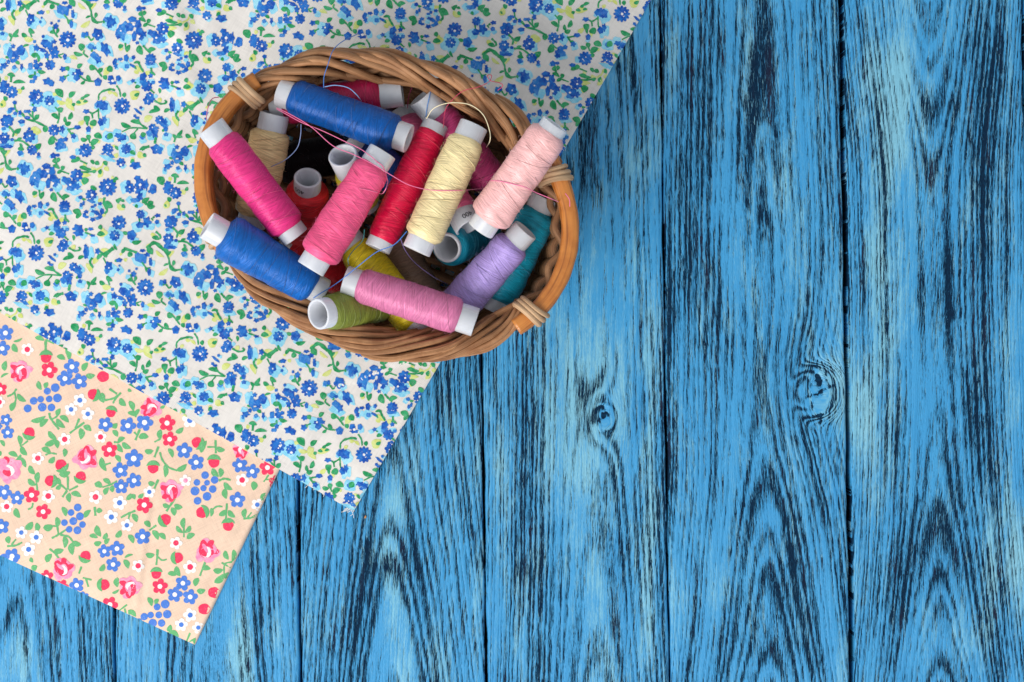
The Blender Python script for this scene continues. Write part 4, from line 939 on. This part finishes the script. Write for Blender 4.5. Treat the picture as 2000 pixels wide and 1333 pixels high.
# woven border on the two long sides: long rods that climb over one another
def border(t0, t1, flip, seed):
    r_ = random.Random(seed)
    mb = MB()
    L = t1 - t0
    # under-layer following the rim
    for off, z, rad in ((-0.0030, ZR - 0.0052, 0.00135), (-0.0062, ZR - 0.0040, 0.00130), (-0.0100, ZR - 0.0050, 0.0013)):
        t = np.linspace(t0 - 0.03, t1 + 0.03, 60)
        tube(mb, rim_xyz(t, off + 0.0006 * np.sin(t * 13 + off * 900), z + 0.0006 * np.sin(t * 17 + off * 700)), rad, 7, 0, 1, True, r_.random() * 4)
    N = 19
    span = 0.86
    for k in range(N):
        ts = t0 - 0.42 + (L + 0.42) * k / N + r_.uniform(-0.012, 0.012)
        s = np.linspace(0, 1, 30)
        sp = span * r_.uniform(0.86, 1.12)
        tt = ts + sp * s
        g = s if not flip else 1 - s
        # from the outer side, over the top, down to the inner side
        off = np.interp(g, [0, .22, .5, .78, 1], [-0.0012, -0.0014, -0.0042, -0.0082, -0.0112]) + r_.uniform(-.0006, .0006) + 0.0005 * np.sin(s * 11 + k * 2.1)
        z = ZR + np.interp(g, [0, .22, .5, .78, 1], [-0.0066, -0.0010, 0.0026, 0.0002, -0.0072])
        z = z + 0.0006 * np.sin(s * 9 + k)
        rad = 0.00124 * r_.uniform(0.80, 1.2) * np.interp(s, [0, .08, .92, 1], [.7, 1, 1, .7])
        m = (tt > t0 - 0.05) & (tt < t1 + 0.05)
        if m.sum() < 5: continue
        tube(mb, rim_xyz(tt[m], off[m], z[m]), rad[m], 9, 0, 1, True, r_.random() * 5)
    return mb
D2 = math.radians
border(D2(204), D2(317), False, 3).build('woven_border', M_CANE, basket)
border(D2(25), D2(138), True, 5).build('woven_border', M_CANE, basket)

def handle(t0, t1, bind_at):
    mb = MB()
    n, m = 60, 16
    t = np.linspace(t0, t1, n)
    V, UV = [], []
    arc = 0.0
    prev = None
    for i, tt in enumerate(t):
        c = rim_xyz(np.array(tt), -0.0030, ZR + 0.0006)
        if prev is not None: arc += float(np.linalg.norm(c - prev))
        prev = c
        o = rim_xyz(np.array(tt), 0.0, ZR + 0.0006) - rim_xyz(np.array(tt), -1.0, ZR + 0.0006)
        o = o / np.linalg.norm(o)
        for j in range(m):
            a = 2 * math.pi * j / m
            ca, sa = math.cos(a), math.sin(a)
            x = 0.0032 * math.copysign(abs(ca) ** 0.55, ca)
            z = 0.0040 * math.copysign(abs(sa) ** 0.60, sa)
            x = x * (1 + 0.03 * math.sin(i * 0.7 + j))
            V.append(c + o * x + np.array((0, 0, z)))
            UV.append((arc, 0.0145 * j / m))
    f = grid_faces(n, m, True)
    f.append(tuple(range(m - 1, -1, -1))); f.append(tuple((n - 1) * m + j for j in range(m)))
    mb.add(np.array(V), f, 0, UV)
    h = mb.build('handle', M_HANDLE, basket)
    for tb, sk in bind_at:                               # cane lashings
        mb = MB()
        for k in (-1, 0, 1):
            a = np.linspace(0, 2 * math.pi, 26, endpoint=False)
            off = -0.0044 + 0.0054 * np.cos(a)
            z = ZR + 0.0004 + 0.0056 * np.sin(a)
            tt = tb + k * 0.034 + sk * np.cos(a) * 0.030 + 0.004 * np.sin(2 * a + k)
            tube(mb, rim_xyz(tt, off, z), 0.00105 + 0.0001 * k, 8, 0, 1, False, random.random() * 4, closed=True)
        mb.build('cane_lashing', M_BIND, h)
    return h
handle(D2(134.5), D2(209.5), [(D2(139.5), 0.6), (D2(203.0), -0.6)])
handle(D2(-46.5), D2(29.5), [(D2(-38.5), 0.6), (D2(21.0), -0.6)])

# ------------------------------------------------------------------ thread spools
def solid_normal(p0, p1):
    a = (p1 - p0).normalized()
    ref = Vector((0, 0, 1)) if abs(a.z) < 0.9 else Vector((0.3, 1, 0))
    n = (ref - a * ref.dot(a)).normalized()
    return a, n, a.cross(n)

def lathe(mb, p0, p1, prof, seg=40, mat=0, jit=None, close_loop=False):
    """prof: list of (distance along the axis from p0, radius)"""
    a, n, b = solid_normal(p0, p1)
    V, UV = [], []
    L = 0
    for i, (s, r) in enumerate(prof):
        if i: L += math.hypot(s - prof[i - 1][0], r - prof[i - 1][1])
        for j in range(seg):
            an = 2 * math.pi * j / seg + math.pi
            rr = r if jit is None else r * (1 + jit(s, an))
            q = p0 + a * s + (n * math.cos(an) + b * math.sin(an)) * rr
            V.append(q); UV.append((L, prof[len(prof) // 2][1] * (an - math.pi)))
    f = grid_faces(len(prof), seg, True)
    if close_loop:
        k = (len(prof) - 1) * seg
        f += [(k + j, k + (j + 1) % seg, (j + 1) % seg, j) for j in range(seg)]
    mb.add(np.array([tuple(v) for v in V]), [q[::-1] for q in f], mat, UV)

ALL_TREES = []
def spool(u0, v0, z0, u1, v1, z1, r0, r1, color, label, tube_px=28.5, f0=None, f1=None, shine=0.85, seed=1, bulge=1.0, waist=0.0, fuzz=1.0, text=None, strand=None):
    rr = random.Random(seed)
    p0, p1 = P(u0, v0, z0), P(u1, v1, z1)
    Lm = (p1 - p0).length
    c = (p0 + p1) / 2
    root = empty('thread_spool', c)
    tag(root, label, 'thread spool', 'thread spools piled in the wicker basket')
    k0, k1 = S * (H - z0) / H, S * (H - z1) / H
    tr = tube_px * (k0 + k1) / 2
    # hollow plastic tube
    mb = MB()
    ri = tr - 0.00095
    pr_ = [(0.0002, ri), (0.0, ri + 0.0003), (0.0, tr * 1.0 - 0.0002), (0.0003, tr), (Lm * .25, tr * .985), (Lm * .75, tr * .985), (Lm - 0.0003, tr), (Lm, tr - 0.0002), (Lm, ri + 0.0003), (Lm - 0.0002, ri), (Lm * .75, ri), (Lm * .25, ri)]
    lathe(mb, p0, p1, pr_, 40, 0, lambda s, a: 0.012 * math.cos(2 * a + seed), True)
    tb = mb.build('plastic_tube', M_PLASTIC, root)
    # wound thread
    f0 = 0.11 if f0 is None else f0
    f1 = 0.90 if f1 is None else f1
    R0, R1 = r0 * k0, r1 * k1
    n = 34
    prof = [(Lm * f0 - 0.0004, tr * 0.96)]
    for i in range(n):
        t = i / (n - 1)
        R = R0 + (R1 - R0) * t
        R *= bulge * (1 + 0.018 * math.sin(t * 9 + seed) + 0.010 * math.sin(t * 23 + seed * 2))
        R *= 1 + waist * (4 * t * (1 - t) - 0.6)
        ends = min(t, 1 - t) * Lm * (f1 - f0)
        sh = min(1, ends / 0.0030)
        R = tr * 1.01 + (R - tr * 1.01) * math.sqrt(max(0.0, 1 - (1 - sh) ** 2))
        prof.append((Lm * (f0 + (f1 - f0) * t), max(R, tr * 1.01)))
    prof.append((Lm * f1 + 0.0004, tr * 0.96))
    mb = MB()
    lathe(mb, p0, p1, prof, 56, 0, lambda s, a: 0.010 * math.sin(a * 3 + s * 700 + seed) + 0.006 * math.sin(a * 5 - s * 1500) + 0.004 * math.sin(s * 5200 + 3 * math.sin(a)))
    a, nn, bb = solid_normal(p0, p1)
    def surf(s, an, lift):
        R = np.interp(s, [q[0] for q in prof], [q[1] for q in prof])
        q = p0 + a * s + (nn * math.cos(an) + bb * math.sin(an)) * (R + lift)
        return tuple(q)
    # single turns lying across the winding
    for k in range(11):
        s0 = Lm * rr.uniform(f0 + .03, f1 - .03); slope = rr.choice((-1, 1)) * rr.uniform(0.06, 0.55) * tr * 2
        a0, sp = rr.uniform(0, 6.28), rr.uniform(1.5, 4.5)
        pts = []
        for t in np.linspace(0, 1, 22):
            s = min(max(s0 + slope * (t - .5) * sp / 2, Lm * (f0 + .02)), Lm * (f1 - .02))
            pts.append(surf(s, a0 + sp * t, 0.00006))
        tube(mb, pts, 0.0001, 5, 1 if k % 2 else 2, 1, False)
    # stray fibres
    for k in range(int(170 * fuzz)):
        s0, a0 = Lm * rr.uniform(f0 + .01, f1 - .01), rr.uniform(0, 6.28)
        ln, da, ds = rr.uniform(.0003, .0011), rr.uniform(-.25, .25), rr.uniform(-.0016, .0016)
        pts = [surf(s0, a0, 0.0), surf(s0 + ds * .5, a0 + da * .6, ln), surf(s0 + ds, a0 + da, ln * rr.uniform(.6, 1.3))]
        tube(mb, spline(pts, 5), 0.000022, 3, 2, 1, False)
    dk = tuple(x * 0.62 for x in color); lt = tuple(min(1, x * 1.15 + 0.03) for x in color)
    wd = mb.build('thread_winding', [mat_thread('thread', color, shine), mat_plain_thread('turn', dk), mat_plain_thread('fibre', lt)], root)
    if text:
        s_at, ang, size, flip = text
        cu = bpy.data.curves.new('printed_number', 'FONT')
        cu.body = '400'; cu.size = size; cu.align_x = 'CENTER'; cu.align_y = 'CENTER'
        to = bpy.data.objects.new('tmp', cu); COL.objects.link(to)
        dg = bpy.context.evaluated_depsgraph_get()
        me = bpy.data.meshes.new_from_object(to.evaluated_get(dg))
        COL.objects.unlink(to); bpy.data.objects.remove(to)
        W_ = parent_world(tb)
        for vv in me.vertices:
            x, y = vv.co.x * flip, vv.co.y * flip
            an = ang - x / tr
            q = p0 + a * (s_at * Lm - y) + (nn * math.cos(an) + bb * math.sin(an)) * (tr * 1.012 + 0.00006)
            vv.co = q - W_
        me.materials.clear(); me.materials.append(M_INK)
        ob = bpy.data.objects.new('printed_number', me); COL.objects.link(ob); ob.parent = tb
    for ob in (tb, wd):
        me = ob.data; off = parent_world(ob)
        ALL_TREES.append(BVHTree.FromPolygons([v.co + off for v in me.vertices], [p.vertices[:] for p in me.polygons if p.material_index == 0]))
    return root

SP = {}
def sp(key, geo, color, label, **k):
    SP[key] = spool(*geo, color, label, seed=len(SP) + 1, **k)
sp('blue', (546, 180, 0.0537, 799, 272, 0.0582, 36, 38), (0.001, 0.072, 0.30), 'royal blue spool lying across the top of the basket, above a black one', f0=.10, f1=.905)
sp('crimson', (786, 180, 0.046, 529, 212, 0.045, 36, 36), (0.34, 0.008, 0.055), 'crimson spool behind the royal blue one, against the upper basket border', f0=.17)
sp('magenta_deep', (823, 188, 0.0480, 972, 372, 0.0335, 38, 38), (0.48, 0.045, 0.17), 'dusky magenta spool with a long bare white end, under the cream and red spools', f0=.20)
sp('cream_low', (537, 222, 0.0489, 490, 442, 0.0404, 40, 38), (0.72, 0.52, 0.26), 'sand coloured spool standing half hidden behind the hot pink one', f0=.15)
sp('hot_pink', (411, 247, 0.068, 578, 464, 0.058, 37, 37), (0.66, 0.030, 0.19), 'hot pink spool leaning on the left handle of the basket', f0=.125, f1=.915)
sp('azure', (404, 440, 0.0673, 632, 572, 0.0524, 47, 38), (0.003, 0.105, 0.41), 'bright blue spool with a thick end, resting on the lower left rim', f0=.14, f1=.90)
sp('red_upright', (601, 347, 0.0470, 596, 484, 0.0175, 42, 42), (0.66, 0.018, 0.028), 'upright red spool with 400 printed on its white end', tube_px=26.5, f0=.15, text=(.078, 0.40, 0.0027, -1))
sp('yellow_upright', (669, 303, 0.0539, 715, 400, 0.0291, 34, 36), (0.62, 0.50, 0.03), 'nearly hidden yellow spool with an open white end, beside the pink spool', f0=.33)
sp('pink', (748, 296, 0.0643, 606, 526, 0.0649, 36, 42), (0.82, 0.095, 0.235), 'rose pink spool in the middle of the pile', f0=.125, f1=.90)
sp('red', (852, 241, 0.0499, 737, 487, 0.0529, 28, 30), (0.60, 0.006, 0.050), 'slim deep red spool between the rose pink and the cream spool', tube_px=25.5, f0=.075, f1=.925, bulge=1.06, waist=.12)
sp('cream', (926, 244, 0.060, 813, 491, 0.060, 37, 38), (0.80, 0.66, 0.36), 'pale cream yellow spool right of the slim deep red one', f0=.115, f1=.90)
sp('light_pink', (1085, 243, 0.070, 938, 450, 0.060, 39, 42), (0.85, 0.47, 0.46), 'pale pink spool lying over the upper right rim', f0=.07, f1=.90)
sp('teal_end', (872, 485, 0.0455, 955, 445, 0.0115, 39, 38), (0.006, 0.27, 0.39), 'teal spool seen end on, with its white ring below the cream spool', f0=.035)
sp('teal', (1065, 386, 0.042, 957, 604, 0.036, 40, 41), (0.008, 0.27, 0.39), 'teal spool lying along the right basket wall', f0=.12, f1=.90)
sp('lavender', (1027, 449, 0.0534, 862, 634, 0.0419, 36, 40), (0.37, 0.27, 0.60), 'lavender spool between the two teal ones and the mauve one', tube_px=26, f0=.13)
sp('mauve', (673, 547, 0.0585, 929, 630, 0.0582, 35, 37), (0.58, 0.165, 0.32), 'dusty mauve pink spool across the lower front of the pile', f0=.11, f1=.875)
sp('olive', (621, 614, 0.0660, 760, 590, 0.0400, 36, 36), (0.185, 0.225, 0.035), 'olive green spool with its hollow white end on the lower rim', f0=.13, tube_px=30)
sp('yellow', (668, 452, 0.0388, 828, 652, 0.0420, 38, 38), (0.78, 0.60, 0.02), 'mustard yellow spool passing under the mauve pink one', f0=.16)
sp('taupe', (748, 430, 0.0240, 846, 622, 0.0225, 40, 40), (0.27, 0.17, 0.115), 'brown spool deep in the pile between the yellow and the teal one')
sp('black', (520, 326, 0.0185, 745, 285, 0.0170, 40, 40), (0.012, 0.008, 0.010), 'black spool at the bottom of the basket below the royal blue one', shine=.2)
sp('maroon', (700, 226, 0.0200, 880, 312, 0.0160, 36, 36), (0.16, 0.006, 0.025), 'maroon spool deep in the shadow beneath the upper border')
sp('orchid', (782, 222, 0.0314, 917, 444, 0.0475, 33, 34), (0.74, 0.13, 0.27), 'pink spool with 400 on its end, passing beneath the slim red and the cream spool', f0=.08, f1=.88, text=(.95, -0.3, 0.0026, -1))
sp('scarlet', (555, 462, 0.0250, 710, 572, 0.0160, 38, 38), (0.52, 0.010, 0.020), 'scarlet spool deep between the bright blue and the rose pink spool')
sp('navy', (688, 268, 0.033, 862, 430, 0.0299, 37, 37), (0.010, 0.055, 0.26), 'navy blue spool under the upper end of the rose pink one', f0=.13)

# ------------------------------------------------------------------ loose thread ends, each belonging to its spool
def top_z(x, y):
    best = 0.0
    o = Vector((x, y, 0.3)); d = Vector((0, 0, -1))
    for t in ALL_TREES:
        h = t.ray_cast(o, d)
        if h[0] is not None: best = max(best, h[0].z)
    return best

def loose(key, pts, color, r=0.00016, lift=0.0004, drape=True):
    """pts: photo u, v and height (None: lies on whatever is below)"""
    q = []
    for u, v, z in pts:
        if z is None:
            z = 0.05
            for _ in range(4):
                w = P(u, v, z); z = max(top_z(w.x, w.y), 0.02) + lift
        q.append(P(u, v, z))
    c = spline(q, 14 * len(q))
    if drape:
        for i in range(len(c)):
            z = top_z(c[i][0], c[i][1])
            if z + lift * .6 > c[i][2]: c[i][2] = z + lift * .6
        k = np.array([1, 2, 3, 2, 1.]) / 9
        zz = np.convolve(np.pad(c[:, 2], 2, 'edge'), k, 'valid'); c[:, 2] = np.maximum(zz, c[:, 2] - .0002)
    mb = MB()
    tube(mb, c, r, 6, 0, 1, True)
    mb.build('loose_thread', mat_plain_thread('loose', color), SP[key])

PK, RD, CR, BL = (0.80, 0.16, 0.34), (0.50, 0.015, 0.075), (0.80, 0.70, 0.45), (0.02, 0.15, 0.50)
loose('blue', [(632, 172, .0605), (633, 150, .063), (640, 128, .065), (650, 100, .064), (668, 82, .060), (700, 66, .050)], BL)
loose('blue', [(634, 170, .0605), (655, 167, .0625), (680, 172, .064), (697, 186, .064), (706, 198, None)], (0.16, 0.33, 0.62))
loose('pink', [(540, 213, .058), (560, 224, .060), (590, 240, .061), (630, 256, .062), (670, 275, .063), (705, 292, .066), (735, 315, None), (757, 340, None), (752, 372, None), (728, 395, None)], PK)
loose('pink', [(541, 211, .0585), (575, 228, .061), (610, 250, .062), (650, 285, .063), (690, 302, .066), (730, 322, .0715), (765, 343, .070), (800, 362, .069), (845, 372, None), (900, 372, None), (950, 368, None), (1010, 362, None), (1050, 378, .066), (1085, 392, .064), (1113, 404, None)], PK)
loose('light_pink', [(1113, 404, .062), (1112, 390, .0625), (1104, 378, .0622)], PK, drape=False)
loose('red', [(866, 250, None), (870, 215, .062), (884, 195, .064), (905, 178, .066), (935, 170, .066), (955, 160, .065), (960, 148, .064), (952, 148, .065), (958, 158, .065), (975, 162, .062), (982, 168, .061), (972, 177, .060)], RD, drape=False, r=0.00013)
loose('cream', [(833, 232, .060), (845, 214, .064), (865, 204, .066), (890, 201, .067), (920, 206, .067), (944, 225, .067), (956, 255, .067), (957, 275, .067), (950, 288, None)], CR, r=0.00016, drape=False)
loose('magenta_deep', [(832, 228, .052), (834, 212, None), (838, 193, None), (842, 176, None)], (0.03, 0.22, 0.62), drape=False)
loose('azure', [(617, 584, .050), (640, 566, .056), (668, 546, .062), (700, 520, .065), (735, 493, .066), (770, 478, .066), (795, 452, .066)], (0.03, 0.19, 0.62))
loose('hot_pink', [(428, 190, .0625), (414, 194, .067), (405, 215, .071), (404, 240, None), (411, 285, None), (425, 325, None)], (0.60, 0.04, 0.22))
loose('cream_low', [(588, 243, .058), (587, 265, .058), (580, 290, .056), (558, 312, .056), (530, 326, None)], (0.22, 0.30, 0.55))
loose('lavender', [(782, 466, .058), (792, 490, .052), (812, 515, .046), (845, 540, .044), (875, 556, None)], (0.24, 0.16, 0.42))
loose('teal_end', [(712, 448, .058), (708, 470, .056), (690, 490, .052), (680, 505, None), (681, 518, None)], (0.02, 0.24, 0.25))
loose('crimson', [(802, 160, .048), (804, 172, .047), (798, 190, .045), (796, 212, .044)], (0.36, 0.02, 0.10))

# a chip of bare wood lying on the planks near the white cloth's corner
mb = MB()
c = P(713, 1010, 0.0006)
V = [(-.0005, -.0006, 0), (.0005, -.0005, 0), (.0004, .0005, 0), (.0001, .0007, 0), (-.0004, -.0004, .0004), (.0004, -.0003, .0005), (.0003, .0004, .0003), (.0001, .0005, .0004)]
mb.add([(c.x + a, c.y + b, 0.0002 + d) for a, b, d in V], [(3, 2, 1, 0), (4, 5, 6, 7), (0, 1, 5, 4), (1, 2, 6, 5), (2, 3, 7, 6), (3, 0, 4, 7)])
tag(mb.build('wood_chip', mat_flat('bare_wood', (0.55, 0.26, 0.09)), smooth=False), 'tiny orange chip of bare wood lying on the blue planks by the white cloth corner', 'wood chip')
